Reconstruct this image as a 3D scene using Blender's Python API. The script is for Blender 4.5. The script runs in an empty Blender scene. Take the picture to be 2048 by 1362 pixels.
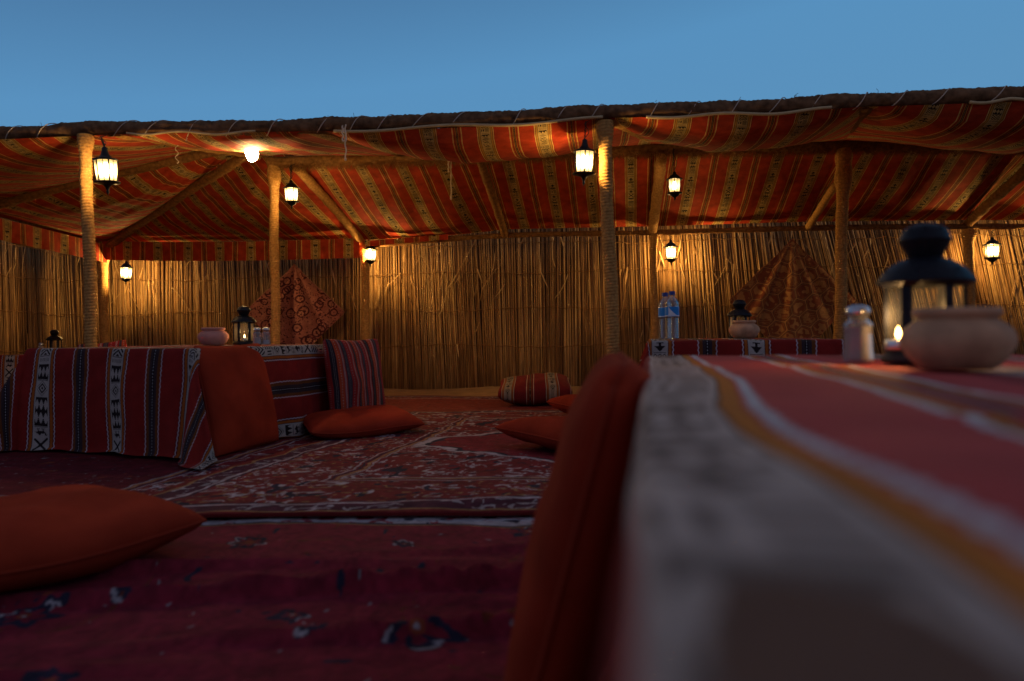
import bpy, bmesh, math, random
import numpy as np
from mathutils import Vector, Matrix, noise as mnoise
random.seed(7)
R = math.radians
SC = bpy.context.scene
COL = SC.collection
PI = math.pi

# ------------------------------------------------------------------ camera
CAM_H = 0.534
cam_d = bpy.data.cameras.new('camera')
cam = bpy.data.objects.new('camera', cam_d)
COL.objects.link(cam)
cam_d.sensor_width = 36.0
cam_d.lens = 1500 / 2048 * 36
cam_d.clip_start = 0.01
cam_d.clip_end = 2000
cam_d.dof.use_dof = True
cam_d.dof.focus_distance = 5.2
cam_d.dof.aperture_fstop = 2.7
pitch = math.atan(13 / 1500)
cam.matrix_world = (Matrix.Translation((0, 0, CAM_H)) @ Matrix.Rotation(R(90) - pitch, 4, 'X')
                    @ Matrix.Rotation(-0.008, 4, 'Z'))
SC.camera = cam

# ------------------------------------------------------------------ sky (dusk, sun already down)
world = bpy.data.worlds.new('World')
SC.world = world
world.use_nodes = True
wn = world.node_tree
bg = wn.nodes['Background']
# the dusk sky: a Nishita sky graded by height above the horizon, a little lighter towards the right
sky = wn.nodes.new('ShaderNodeTexSky')
sky.sky_type = 'NISHITA'
sky.sun_disc = False
sky.sun_elevation = R(-1.0)
sky.sun_rotation = R(120)
sky.dust_density = 0.3
sky.ozone_density = 3.0
tcw = wn.nodes.new('ShaderNodeTexCoord')
sx = wn.nodes.new('ShaderNodeSeparateXYZ')
wn.links.new(tcw.outputs['Generated'], sx.inputs[0])
az = wn.nodes.new('ShaderNodeMath'); az.operation = 'MULTIPLY_ADD'; az.inputs[1].default_value = -0.14
wn.links.new(sx.outputs['X'], az.inputs[0]); wn.links.new(sx.outputs['Z'], az.inputs[2])
ramp = wn.nodes.new('ShaderNodeValToRGB')
re_ = ramp.color_ramp.elements
re_[0].position = 0.0; re_[0].color = (.095, .26, .46, 1)
re_[1].position = 1.0; re_[1].color = (.095, .105, .160, 1)
for p_, c_ in ((.20, (.108, .300, .53, 1)), (.33, (.100, .295, .54, 1)), (.46, (.066, .185, .36, 1)), (.62, (.150, .165, .235, 1))):
    k_ = ramp.color_ramp.elements.new(p_); k_.color = c_
wn.links.new(az.outputs[0], ramp.inputs[0])
tint = wn.nodes.new('ShaderNodeMix')
tint.data_type = 'RGBA'
tint.inputs[0].default_value = 0.93
wn.links.new(sky.outputs[0], tint.inputs[6])
# the sun has set behind the viewer: a faint lilac afterglow low on that side
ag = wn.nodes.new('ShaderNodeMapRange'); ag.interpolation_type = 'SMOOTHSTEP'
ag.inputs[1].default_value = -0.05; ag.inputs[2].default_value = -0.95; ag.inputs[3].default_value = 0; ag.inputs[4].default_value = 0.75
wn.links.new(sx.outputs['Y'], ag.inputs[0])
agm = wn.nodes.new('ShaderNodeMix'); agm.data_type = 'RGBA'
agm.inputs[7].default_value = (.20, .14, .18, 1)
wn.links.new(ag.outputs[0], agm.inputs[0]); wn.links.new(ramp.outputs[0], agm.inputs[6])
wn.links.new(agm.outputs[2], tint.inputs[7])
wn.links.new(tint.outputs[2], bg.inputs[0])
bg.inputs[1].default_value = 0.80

SC.view_settings.view_transform = 'Standard'
SC.view_settings.look = 'None'
SC.view_settings.exposure = 0.3
SC.view_settings.gamma = 1
SC.view_settings.use_curve_mapping = False
SC.cycles.use_denoising = True
SC.cycles.max_bounces = 6
SC.cycles.transparent_max_bounces = 16
SC.cycles.caustics_reflective = False
SC.cycles.caustics_refractive = False
SC.cycles.sample_clamp_indirect = 3.0

FRONT_W, MID_W, REAR_W, BULB_W, CANDLE_W = 36.0, 19.0, 95.0, 50.0, 0.4
LAMP_COL = (1.0, 0.60, 0.19)

# ------------------------------------------------------------------ helpers
def hy(px):
    return 668 + (1024 - px) * 0.008

def U(px, z, h):
    """world point at depth z and height h seen in photo column px"""
    return Vector(((px - 1024) / 1500 * z, z, h))

def V(px, py, z):
    """world point at depth z seen at photo pixel px, py"""
    return Vector(((px - 1024) / 1500 * z, z, CAM_H + (hy(px) - py) / 1500 * z))

def tag(o, label=None, cat=None, group=None, kind=None):
    if label: o['label'] = label
    if cat: o['category'] = cat
    if group: o['group'] = group
    if kind: o['kind'] = kind
    return o

def empty(name, loc=(0, 0, 0), rz=0.0):
    o = bpy.data.objects.new(name, None)
    o.empty_display_size = 0.1
    COL.objects.link(o)
    o.location = loc
    o.rotation_euler = (0, 0, rz)
    return o

def link(name, me, mat, parent=None, smooth=True):
    if mat is not None and not me.materials:
        me.materials.append(mat)
    if smooth:
        me.polygons.foreach_set('use_smooth', [True] * len(me.polygons))
    o = bpy.data.objects.new(name, me)
    COL.objects.link(o)
    if parent is not None:
        o.parent = parent
    return o

class MB:
    """collects vertices and faces for one mesh object"""
    def __init__(s):
        s.v, s.f, s.uv = [], [], None

    def add(s, vs, fs):
        n = len(s.v)
        s.v += [tuple(p) for p in vs]
        s.f += [tuple(i + n for i in f) for f in fs]

    def build(s, name, mat, parent=None, smooth=True, offset=None):
        me = bpy.data.meshes.new(name)
        vv = s.v
        if offset is not None:
            ox, oy, oz = offset
            vv = [(x - ox, y - oy, z - oz) for x, y, z in vv]
        me.from_pydata(vv, [], s.f)
        if s.uv is not None:
            l = me.uv_layers.new(name='UVMap')
            idx = np.empty(len(me.loops), dtype=np.int32)
            me.loops.foreach_get('vertex_index', idx)
            a = np.array(s.uv, dtype=np.float32)[idx]
            l.data.foreach_set('uv', a.ravel())
        me.update()
        return link(name, me, mat, parent, smooth)

    def tube(s, pts, rad, n=10, cap=True):
        pts = [Vector(p) for p in pts]
        m = len(pts)
        rs = rad if callable(rad) else (lambda i, k, L: rad)
        base = len(s.v)
        L = 0.0
        up = None
        vs = []
        for i, p in enumerate(pts):
            if i == 0: d = pts[1] - pts[0]
            elif i == m - 1: d = pts[-1] - pts[-2]
            else: d = pts[i + 1] - pts[i - 1]
            d.normalize()
            if up is None:
                up = Vector((0, 0, 1)) if abs(d.z) < 0.9 else Vector((1, 0, 0))
            x = d.cross(up).normalized()
            up = x.cross(d).normalized()
            if i: L += (pts[i] - pts[i - 1]).length
            for k in range(n):
                a = 2 * PI * k / n
                r = rs(i, a, L)
                vs.append(p + (x * math.cos(a) + up * math.sin(a)) * r)
        fs = []
        for i in range(m - 1):
            for k in range(n):
                k2 = (k + 1) % n
                fs.append((i * n + k, i * n + k2, (i + 1) * n + k2, (i + 1) * n + k))
        if cap:
            fs.append(tuple(range(n))[::-1])
            fs.append(tuple((m - 1) * n + k for k in range(n)))
        s.add(vs, fs)
        return s

    def lathe(s, prof, n=28, c=(0, 0, 0), close=False):
        vs, fs = [], []
        m = len(prof)
        for r, h in prof:
            for k in range(n):
                a = 2 * PI * k / n
                vs.append((c[0] + r * math.cos(a), c[1] + r * math.sin(a), c[2] + h))
        for i in range(m - 1):
            for k in range(n):
                k2 = (k + 1) % n
                fs.append((i * n + k, i * n + k2, (i + 1) * n + k2, (i + 1) * n + k))
        if close:
            fs.append(tuple(range(n))[::-1])
            fs.append(tuple((m - 1) * n + k for k in range(n)))
        s.add(vs, fs)
        return s

    def box(s, x0, x1, y0, y1, z0, z1):
        vs = [(x, y, z) for x in (x0, x1) for y in (y0, y1) for z in (z0, z1)]
        s.add(vs, [(0, 1, 3, 2), (4, 6, 7, 5), (0, 4, 5, 1), (2, 3, 7, 6), (0, 2, 6, 4), (1, 5, 7, 3)])
        return s

def smooth_path(pts, sub=8):
    """Catmull-Rom through points"""
    P = [Vector(p) for p in pts]
    P = [P[0] * 2 - P[1]] + P + [P[-1] * 2 - P[-2]]
    out = []
    for i in range(1, len(P) - 2):
        for k in range(sub):
            t = k / sub
            a, b, c, d = P[i - 1], P[i], P[i + 1], P[i + 2]
            out.append(0.5 * ((2 * b) + (c - a) * t + (2 * a - 5 * b + 4 * c - d) * t * t + (3 * b - a - 3 * c + d) * t ** 3))
    out.append(P[-2])
    return out

def resample(pts, step):
    P = [Vector(p) for p in pts]
    out = [P[0]]
    acc = 0
    for a, b in zip(P, P[1:]):
        L = (b - a).length
        if L < 1e-9: continue
        t = step - acc
        while t <= L:
            out.append(a + (b - a) * (t / L))
            t += step
        acc = L - (t - step)
    if (out[-1] - P[-1]).length > step * 0.3: out.append(P[-1])
    return out

# ------------------------------------------------------------------ materials
MATS = {}
def mat(name, col, rough=0.8, metal=0.0, spec=0.3, noise=0.0, nscale=30.0, bump=0.0, bscale=200.0, sheen=0.0, dirt=None):
    m = bpy.data.materials.new(name)
    m.use_nodes = True
    nt = m.node_tree
    b = nt.nodes['Principled BSDF']
    b.inputs['Base Color'].default_value = (*col, 1)
    b.inputs['Roughness'].default_value = rough
    b.inputs['Metallic'].default_value = metal
    b.inputs['Specular IOR Level'].default_value = spec
    if sheen:
        b.inputs['Sheen Weight'].default_value = sheen
        b.inputs['Sheen Roughness'].default_value = 0.5
    tc = nt.nodes.new('ShaderNodeTexCoord')
    if noise:
        n = nt.nodes.new('ShaderNodeTexNoise')
        n.inputs['Scale'].default_value = nscale
        n.inputs['Detail'].default_value = 5
        nt.links.new(tc.outputs['Object'], n.inputs['Vector'])
        mr = nt.nodes.new('ShaderNodeMapRange')
        mr.inputs[1].default_value = 0.3; mr.inputs[2].default_value = 0.7
        mr.inputs[3].default_value = 1 - noise; mr.inputs[4].default_value = 1 + noise
        nt.links.new(n.outputs['Fac'], mr.inputs[0])
        mx = nt.nodes.new('ShaderNodeMix'); mx.data_type = 'RGBA'; mx.blend_type = 'MULTIPLY'
        mx.inputs[0].default_value = 1
        mx.inputs[6].default_value = (*col, 1)
        nt.links.new(mr.outputs[0], mx.inputs[7])
        nt.links.new(mx.outputs[2], b.inputs['Base Color'])
    if bump:
        n2 = nt.nodes.new('ShaderNodeTexNoise')
        n2.inputs['Scale'].default_value = bscale
        n2.inputs['Detail'].default_value = 4
        nt.links.new(tc.outputs['Object'], n2.inputs['Vector'])
        bp = nt.nodes.new('ShaderNodeBump')
        bp.inputs['Strength'].default_value = bump
        bp.inputs['Distance'].default_value = 0.004
        nt.links.new(n2.outputs['Fac'], bp.inputs['Height'])
        nt.links.new(bp.outputs[0], b.inputs['Normal'])
    MATS[name] = m
    return m

def tex_mat(name, arr, size, rough=0.9, bump=0.35, weave=900.0, wear=0.15, sheen=0.0, extend='REPEAT', stretch=(1, 1)):
    """woven cloth: arr (h, w, 3) linear colours computed above, laid over 'size' metres of UV"""
    h, w, _ = arr.shape
    img = bpy.data.images.new(name + '_weave', w, h, float_buffer=True, is_data=True)
    a = np.ones((h, w, 4), dtype=np.float32)
    a[..., :3] = arr
    img.pixels.foreach_set(a.ravel())
    img.update()
    m = bpy.data.materials.new(name)
    m.use_nodes = True
    nt = m.node_tree
    b = nt.nodes['Principled BSDF']
    b.inputs['Roughness'].default_value = rough
    b.inputs['Specular IOR Level'].default_value = 0.15
    b.inputs['Sheen Weight'].default_value = sheen
    uv = nt.nodes.new('ShaderNodeUVMap')
    mp = nt.nodes.new('ShaderNodeMapping')
    mp.inputs['Scale'].default_value = (1 / size[0], 1 / size[1], 1)
    nt.links.new(uv.outputs[0], mp.inputs[0])
    # slight waviness of the weave
    nz = nt.nodes.new('ShaderNodeTexNoise'); nz.inputs['Scale'].default_value = 5.0; nz.inputs['Detail'].default_value = 2
    nt.links.new(uv.outputs[0], nz.inputs['Vector'])
    sb = nt.nodes.new('ShaderNodeVectorMath'); sb.operation = 'SUBTRACT'; sb.inputs[1].default_value = (.5, .5, .5)
    nt.links.new(nz.outputs['Color'], sb.inputs[0])
    scl = nt.nodes.new('ShaderNodeVectorMath'); scl.operation = 'SCALE'; scl.inputs['Scale'].default_value = 0.03
    nt.links.new(sb.outputs[0], scl.inputs[0])
    ad = nt.nodes.new('ShaderNodeVectorMath'); ad.operation = 'ADD'
    nt.links.new(mp.outputs[0], ad.inputs[0]); nt.links.new(scl.outputs[0], ad.inputs[1])
    tx = nt.nodes.new('ShaderNodeTexImage')
    tx.image = img
    tx.extension = extend
    tx.interpolation = 'Linear'
    nt.links.new(ad.outputs[0], tx.inputs[0])
    n = nt.nodes.new('ShaderNodeTexNoise'); n.inputs['Scale'].default_value = 14; n.inputs['Detail'].default_value = 7
    nt.links.new(uv.outputs[0], n.inputs['Vector'])
    mr = nt.nodes.new('ShaderNodeMapRange')
    mr.inputs[1].default_value = .3; mr.inputs[2].default_value = .7
    mr.inputs[3].default_value = 1 - wear; mr.inputs[4].default_value = 1 + wear
    nt.links.new(n.outputs['Fac'], mr.inputs[0])
    mx = nt.nodes.new('ShaderNodeMix'); mx.data_type = 'RGBA'; mx.blend_type = 'MULTIPLY'; mx.inputs[0].default_value = 1
    nt.links.new(tx.outputs[0], mx.inputs[6]); nt.links.new(mr.outputs[0], mx.inputs[7])
    nt.links.new(mx.outputs[2], b.inputs['Base Color'])
    n2 = nt.nodes.new('ShaderNodeTexNoise'); n2.inputs['Scale'].default_value = weave; n2.inputs['Detail'].default_value = 2
    nt.links.new(uv.outputs[0], n2.inputs['Vector'])
    n3 = nt.nodes.new('ShaderNodeTexNoise'); n3.inputs['Scale'].default_value = 28; n3.inputs['Detail'].default_value = 3
    nt.links.new(uv.outputs[0], n3.inputs['Vector'])
    am = nt.nodes.new('ShaderNodeMath'); am.operation = 'MULTIPLY_ADD'; am.inputs[1].default_value = 2.0
    nt.links.new(n3.outputs['Fac'], am.inputs[0]); nt.links.new(n2.outputs['Fac'], am.inputs[2])
    bp = nt.nodes.new('ShaderNodeBump'); bp.inputs['Strength'].default_value = bump; bp.inputs['Distance'].default_value = 0.003
    nt.links.new(am.outputs[0], bp.inputs['Height'])
    nt.links.new(bp.outputs[0], b.inputs['Normal'])
    return m

def emit_mat(name, col, strength, clear=0.0):
    m = bpy.data.materials.new(name)
    m.use_nodes = True
    nt = m.node_tree
    nt.nodes.clear()
    out = nt.nodes.new('ShaderNodeOutputMaterial')
    e = nt.nodes.new('ShaderNodeEmission')
    e.inputs[0].default_value = (*col, 1); e.inputs[1].default_value = strength
    if clear:
        t = nt.nodes.new('ShaderNodeBsdfTransparent')
        mx = nt.nodes.new('ShaderNodeMixShader'); mx.inputs[0].default_value = 1 - clear
        nt.links.new(t.outputs[0], mx.inputs[1]); nt.links.new(e.outputs[0], mx.inputs[2])
        nt.links.new(mx.outputs[0], out.inputs[0])
    else:
        nt.links.new(e.outputs[0], out.inputs[0])
    m.cycles.emission_sampling = 'NONE' if clear else 'AUTO'
    return m

def glass_mat(name, tintc=(0.95, 0.97, 1.0), gloss=0.25, frost=0.0, rough=0.05):
    """thin clear sheet: see-through with a glossy fresnel coat and a little milkiness"""
    m = bpy.data.materials.new(name)
    m.use_nodes = True
    nt = m.node_tree
    nt.nodes.clear()
    out = nt.nodes.new('ShaderNodeOutputMaterial')
    t = nt.nodes.new('ShaderNodeBsdfTransparent'); t.inputs[0].default_value = (*tintc, 1)
    g = nt.nodes.new('ShaderNodeBsdfGlossy'); g.inputs['Roughness'].default_value = rough
    lw = nt.nodes.new('ShaderNodeLayerWeight'); lw.inputs[0].default_value = gloss
    m1 = nt.nodes.new('ShaderNodeMixShader')
    nt.links.new(lw.outputs['Facing' if gloss > .4 else 'Fresnel'], m1.inputs[0])
    nt.links.new(t.outputs[0], m1.inputs[1]); nt.links.new(g.outputs[0], m1.inputs[2])
    d = nt.nodes.new('ShaderNodeBsdfDiffuse'); d.inputs[0].default_value = (.8, .8, .8, 1)
    m2 = nt.nodes.new('ShaderNodeMixShader'); m2.inputs[0].default_value = frost
    nt.links.new(m1.outputs[0], m2.inputs[1]); nt.links.new(d.outputs[0], m2.inputs[2])
    nt.links.new(m2.outputs[0], out.inputs[0])
    return m

# ------------------------------------------------------------------ woven patterns computed in code
rng = np.random.default_rng(11)

def N3(x, y, z=0.0):
    return mnoise.noise(Vector((x, y, z)))

def vnoise(h, w, cell, rg=rng):
    gh, gw = int(h / cell) + 3, int(w / cell) + 3
    g = rg.random((gh, gw))
    y = np.arange(h) / cell; x = np.arange(w) / cell
    y0 = y.astype(int); x0 = x.astype(int)
    fy = (y - y0); fx = (x - x0)
    fy = (fy * fy * (3 - 2 * fy))[:, None]; fx = (fx * fx * (3 - 2 * fx))[None, :]
    a = g[y0][:, x0]; b = g[y0][:, x0 + 1]; c = g[y0 + 1][:, x0]; d = g[y0 + 1][:, x0 + 1]
    return (a * (1 - fx) + b * fx) * (1 - fy) + (c * (1 - fx) + d * fx) * fy

CAMEL = ["........................", "...##...................", "..####.......##.........", "....##......####........",
         "....##..##.######.......", "....###############.....", ".....###############....", "......#############.#...",
         ".......##########.#..#..", ".......##......##.......", ".......#.#.....#.#......", ".......#.#.....#.#......",
         ".......#.#.....#.#......", "......##.##...##.##.....", "........................"]

def motif_cells(n_rows, rg):
    W = 24
    X = np.arange(W)[None, :]
    rows = []
    total = 0
    kinds = ['diamond', 'teeth', 'small', 'camel', 'tree', 'bars', 'chev', 'cross', 'teeth2', 'hook']
    last = None
    while total < n_rows:
        k = kinds[rg.integers(len(kinds))]
        if k == last: continue
        last = k
        if k == 'diamond':
            Y = np.arange(24)[:, None]
            a = ((np.abs(X - 11.5) + np.abs(Y - 11.5)) // 3).astype(int) % 2 == 0
            a &= (np.abs(X - 11.5) + np.abs(Y - 11.5)) < 13
        elif k in ('teeth', 'teeth2'):
            Y = np.arange(14)[:, None]
            a = Y < 3 + 2.6 * np.abs((X % 8) - 3.5)
            a = a | (Y < 3)
            if k == 'teeth2':
                a = np.vstack([a, a[::-1]])
        elif k == 'small':
            Y = np.arange(9)[:, None]
            dd = np.abs((X % 8) - 3.5) + np.abs(Y - 4)
            a = (dd > 1.6) & (dd < 4.2)
        elif k == 'camel':
            a = np.array([[c == '#' for c in r] for r in CAMEL])
        elif k == 'tree':
            Y = np.arange(18)[:, None]
            a = ((np.abs(X - 11.5) < Y * .9) & (Y < 11)) | ((np.abs(X - 11.5) < 2) & (Y >= 11)) | ((Y > 15) & (np.abs(X - 11.5) < 6))
        elif k == 'bars':
            Y = np.arange(10)[:, None]
            a = ((X % 3) == 0) & (Y > 1) & (Y < 8)
        elif k == 'chev':
            Y = np.arange(22)[:, None]
            a = ((np.abs(X - 11.5) + Y) // 4).astype(int) % 2 == 0
        elif k == 'cross':
            Y = np.arange(22)[:, None]
            a = (np.abs(np.abs(X - 11.5) - np.abs(Y - 10.5)) < 2.4) | ((np.abs(X - 11.5) + np.abs(Y - 10.5)) < 3)
        else:
            Y = np.arange(20)[:, None]
            a = (((X // 3) % 2 == 0) & (Y > 3) & (Y < 16) & (X < 12)) | (((Y // 3) % 2 == 0) & (X >= 12)) 
        rows.append(a)
        sep = np.zeros((3, W), bool)
        sep[1, :] = rg.random() > .4
        rows.append(sep)
        total += a.shape[0] + 3
    m = np.vstack(rows)[:n_rows]
    m[:, 0] = False; m[:, -1] = False
    return m

PER = 0.41          # width of one repeat of the striped weave
def sadu(base, white, cream, orange, dark, seed, zig=True, near=False):
    rg = np.random.default_rng(seed)
    w, cell = 320, PER / 320
    h = 1200
    d = np.abs((np.arange(w) + .5) * cell)
    d = np.minimum(d, PER - d)                       # distance from the motif centre line
    img = np.empty((h, w, 3)); img[:] = base
    def stripe(a, b, c):
        img[:, (d >= a) & (d < b)] = c
    stripe(0, .034, cream)
    stripe(.034, .037, dark)
    stripe(.037, .051 if near else .050, orange)
    if not near: stripe(.050, .052, dark)
    stripe(.062, .064, np.array(base) * .5)
    if zig:
        stripe(.171, .184, np.array(orange) * (np.array((.42, .5, .8)) if not near else .75))
        stripe(.184, .198, np.array(dark) * 2.2 if not near else np.array(base) * .8)
        stripe(.198, .206, dark)
    else:
        stripe(.176, .180, orange)
        stripe(.186, .192, np.array(base) * .4)
        stripe(.192, .196, orange)
        stripe(.199, .206, dark)
    # zigzag white lines
    yy = np.arange(h)
    tri = np.abs(((yy / 8.0) % 2) - 1) - .5
    for c0, am in ((.060 if near else .057, .0040), (.166 if zig else .173, .0040)):
        for sgn in (1, -1):
            for y in range(h):
                c = (c0 + tri[y] * am * (1 if zig else .2))
                hw = .0046 if near else .0021 if zig else .0026
                sel = (d > c - hw) & (d < c + hw)
                img[y, sel] = white
    dots = (yy // 5) % 2 == 0
    img[np.ix_(dots, (d > .2032))] = white
    # motif band
    mo = motif_cells(h // 2, rg)
    mo = np.repeat(np.repeat(mo, 2, 0), 2, 1)         # 48 px wide
    px = np.arange(w)
    cols = (px + 24) % w
    for c in range(48):
        x = (c - 24) % w
        img[mo[:, c], x] = dark
    if near:
        sg = (np.arange(w) + w // 2) % w - w // 2
        img[:, (sg < 0) & (d > .034) & (d < .1)] = np.array(base) * .6  # strip beyond the band darkened: shade of the hanging side painted in
        # the motifs are woven in soft brown and one big dark lozenge sits at the near end
        band = d < .034
        blur = img.copy()
        for k in (-3, -1, 1, 3): blur += np.roll(img, k, 0)
        img[:, band] = (blur / 5)[:, band] * .70 + np.array(cream) * .24
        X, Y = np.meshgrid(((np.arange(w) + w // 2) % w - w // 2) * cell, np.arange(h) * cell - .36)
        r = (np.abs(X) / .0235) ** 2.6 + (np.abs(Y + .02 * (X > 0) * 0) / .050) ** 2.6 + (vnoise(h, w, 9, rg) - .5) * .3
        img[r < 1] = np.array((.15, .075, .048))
    img *= (0.9 + .2 * vnoise(h, w, 1.7, rg))[..., None]
    return img

RED_T = (0.46, 0.058, 0.052)
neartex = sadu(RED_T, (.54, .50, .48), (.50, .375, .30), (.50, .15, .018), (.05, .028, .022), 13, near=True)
lefttex = sadu((.21, .014, .011), (.40, .39, .42), (.33, .30, .27), (.30, .075, .012), (.016, .010, .012), 3)  # browner red, with shade of the hanging sides darkened into the weave colours
cantex = sadu((0.40, 0.042, 0.013), (.66, .46, .15), (.44, .30, .11), (.40, .20, .035), (.020, .012, .008), 5, zig=False)
cushtex = sadu((0.17, 0.014, 0.012), (.46, .38, .25), (.30, .24, .16), (.30, .09, .02), (.022, .014, .012), 9, zig=False)

def chain_tex():
    rg = np.random.default_rng(4)
    h, w = 640, 400
    img = np.empty((h, w, 3)); x = 0
    pal = [(.26, .018, .016), (.025, .015, .02), (.34, .05, .018), (.24, .018, .018), (.035, .025, .035), (.26, .02, .02)]
    Y = np.arange(h)
    i = 0
    while x < w:
        ww = int(rg.integers(12, 26))
        img[:, x:x + ww] = pal[i % len(pal)]
        kind = i % 3
        c = x + ww // 2
        for k in range(-5, 6):
            if not 0 <= c + k < w: continue
            if kind == 0:
                sel = np.abs(np.abs(((Y / 9.) % 2) - 1) * 8 - 4 - k) < 1.2
                sel |= np.abs(np.abs(((Y / 9.) % 2) - 1) * 8 - 4 + k) < 1.2
            elif kind == 1:
                sel = (np.abs(k) == 3) & ((Y // 3) % 2 == 0)
            else:
                sel = (np.abs(k) < 2) & ((Y // 4) % 3 == 0)
            img[sel, c + k] = (.34, .30, .28)
        x += ww; i += 1
    return img
chaintex = chain_tex()

def rug_tex(wm, hm, seed, medallion=False, border=.42, field=(.17, .012, .026), sparse=False, far_strip=False, dens=1.0):
    """persian rug of wm x hm metres; colours are the pile's own"""
    rg = np.random.default_rng(seed)
    ppm = 260
    w, h = int(wm * ppm), int(hm * ppm)
    x = (np.arange(w) + .5) / ppm; y = (np.arange(h) + .5) / ppm
    dx = np.minimum(x, wm - x)[None, :]; dy = np.minimum(y, hm - y)[:, None]
    d = np.minimum(dx, dy) + 0 * dx
    white = np.array((.36, .33, .35)); navy = np.array((.018, .016, .035)); rust = np.array((.22, .045, .02)); gold = np.array((.25, .14, .06))
    img = np.empty((h, w, 3)); img[:] = field
    # flower scatter with mirror symmetry
    def sym(cell):
        n = vnoise(h, w, cell, rg)
        n = np.where((np.arange(w) > w / 2)[None, :], n[:, ::-1], n)
        return np.where((np.arange(h) > h / 2)[:, None], n[::-1], n)
    f2, f3, big = sym(9), sym(4), sym(38)
    va, vb, vc = sym(13), sym(8), sym(17)
    f1 = np.where(((np.abs(va - .5) < .055) | (np.abs(vb - .5) < .06)) & (vc > .42), .5 + .5 * f3, .55 * f3)
    wig = (f2 - .5) * .02
    if sparse:
        Xg, Yg = np.meshgrid(x, y)
        for _ in range(int(wm * hm * 11)):
            cx, cy = rg.random() * wm, rg.random() * hm
            r = .016 + .026 * rg.random()
            x0, x1 = int(max(0, (cx - .14) * ppm)), int(min(w, (cx + .14) * ppm))
            y0, y1 = int(max(0, (cy - .14) * ppm)), int(min(h, (cy + .14) * ppm))
            if x1 - x0 < 4 or y1 - y0 < 4: continue
            sx, sy = Xg[y0:y1, x0:x1] - cx, Yg[y0:y1, x0:x1] - cy
            rr = np.hypot(sx, sy); th = np.arctan2(sy, sx)
            pet = r * (1 + .3 * np.cos(th * rg.integers(4, 8) + rg.random() * 6))
            sub = img[y0:y1, x0:x1]; ns = f1[y0:y1, x0:x1]
            ns = f2[y0:y1, x0:x1]
            sub[(np.abs(rr - pet) < .012) & (ns > .25)] = navy
            sub[(np.abs(rr - pet - .006) < .0038) & (ns > .60)] = white * .8
            sub[(rr < r * .35) & (ns > .4)] = rust
            if rg.random() < .5: sub[(rr < r * .13)] = white * .9
        vine = np.abs(sym(60) - .5) < .012
        img[vine & (f1 > .4)] = rust * .6
        img[(f2 > .97)] = white * .6
        img[(f2 < .06)] = navy
    else:
        img[(f2 > .88) & (big > .6)] = rust * .8
        img[(f1 > .93) & (f3 > .5)] = white * .5
        img[(f2 < .05)] = navy
    if medallion:
        # pale scalloped outline of the medallion, dense spandrels outside it
        X = np.abs(x - wm / 2)[None, :] / (wm / 2 - border); Yn = np.abs(y - hm / 2)[:, None] / (hm / 2 - border)
        q = X ** 1.15 + Yn ** 1.5 + (f2 - .5) * .03 + .02 * np.cos(24 * np.arctan2(Yn, X))
        out = q > 1.02
        spand = out & (d > border)
        img[spand] = np.array((.15, .014, .019))
        img[spand & (f1 > .70) & (f3 > .3)] = white
        img[spand & (f2 < .2)] = navy
        img[(np.abs(q - 1.0) < .022) & (d > border)] = white
        img[(np.abs(q - .965) < .013) & (d > border)] = navy
    if border > 0:
        b = d < border
        img[b] = np.array((.15, .012, .014))
        bb = b & (d > .13 * 1) & (d < border - .06)
        img[bb] = np.array((.15, .014, .018))
        img[bb & (f1 > .66) & (f3 > .38)] = white * dens
        img[bb & (f2 < .22)] = navy
        img[bb & (f3 > .82)] = gold
        ob = b & (d < .11) & (d > .035)
        img[ob] = np.array((.06, .012, .03))
        img[ob & (f1 > .68)] = white * .8
        for c, hw, col in ((.12, .006, white), (.135, .004, navy), (border - .05, .005, white * .9), (border - .035, .005, navy), (border - .018, .006, gold * 1.2), (border - .004, .004, white * .8), (.032, .005, gold)):
            img[np.abs(d - c) < hw] = col
    if far_strip:
        dd = (hm - y)[:, None] + 0 * x[None, :]
        s = dd < .16
        img[s] = white * .95
        img[s & (f1 > .60)] = (.20, .02, .03)
        img[s & (f2 < .22)] = navy
        for c, hw, col in ((.012, .012, (.14, .015, .02)), (.03, .005, gold), (.155, .005, navy), (.165, .005, gold)):
            img[np.abs(dd - c) < hw] = col
    img *= (.75 + .5 * vnoise(h, w, 3, rg))[..., None]
    return img

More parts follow.
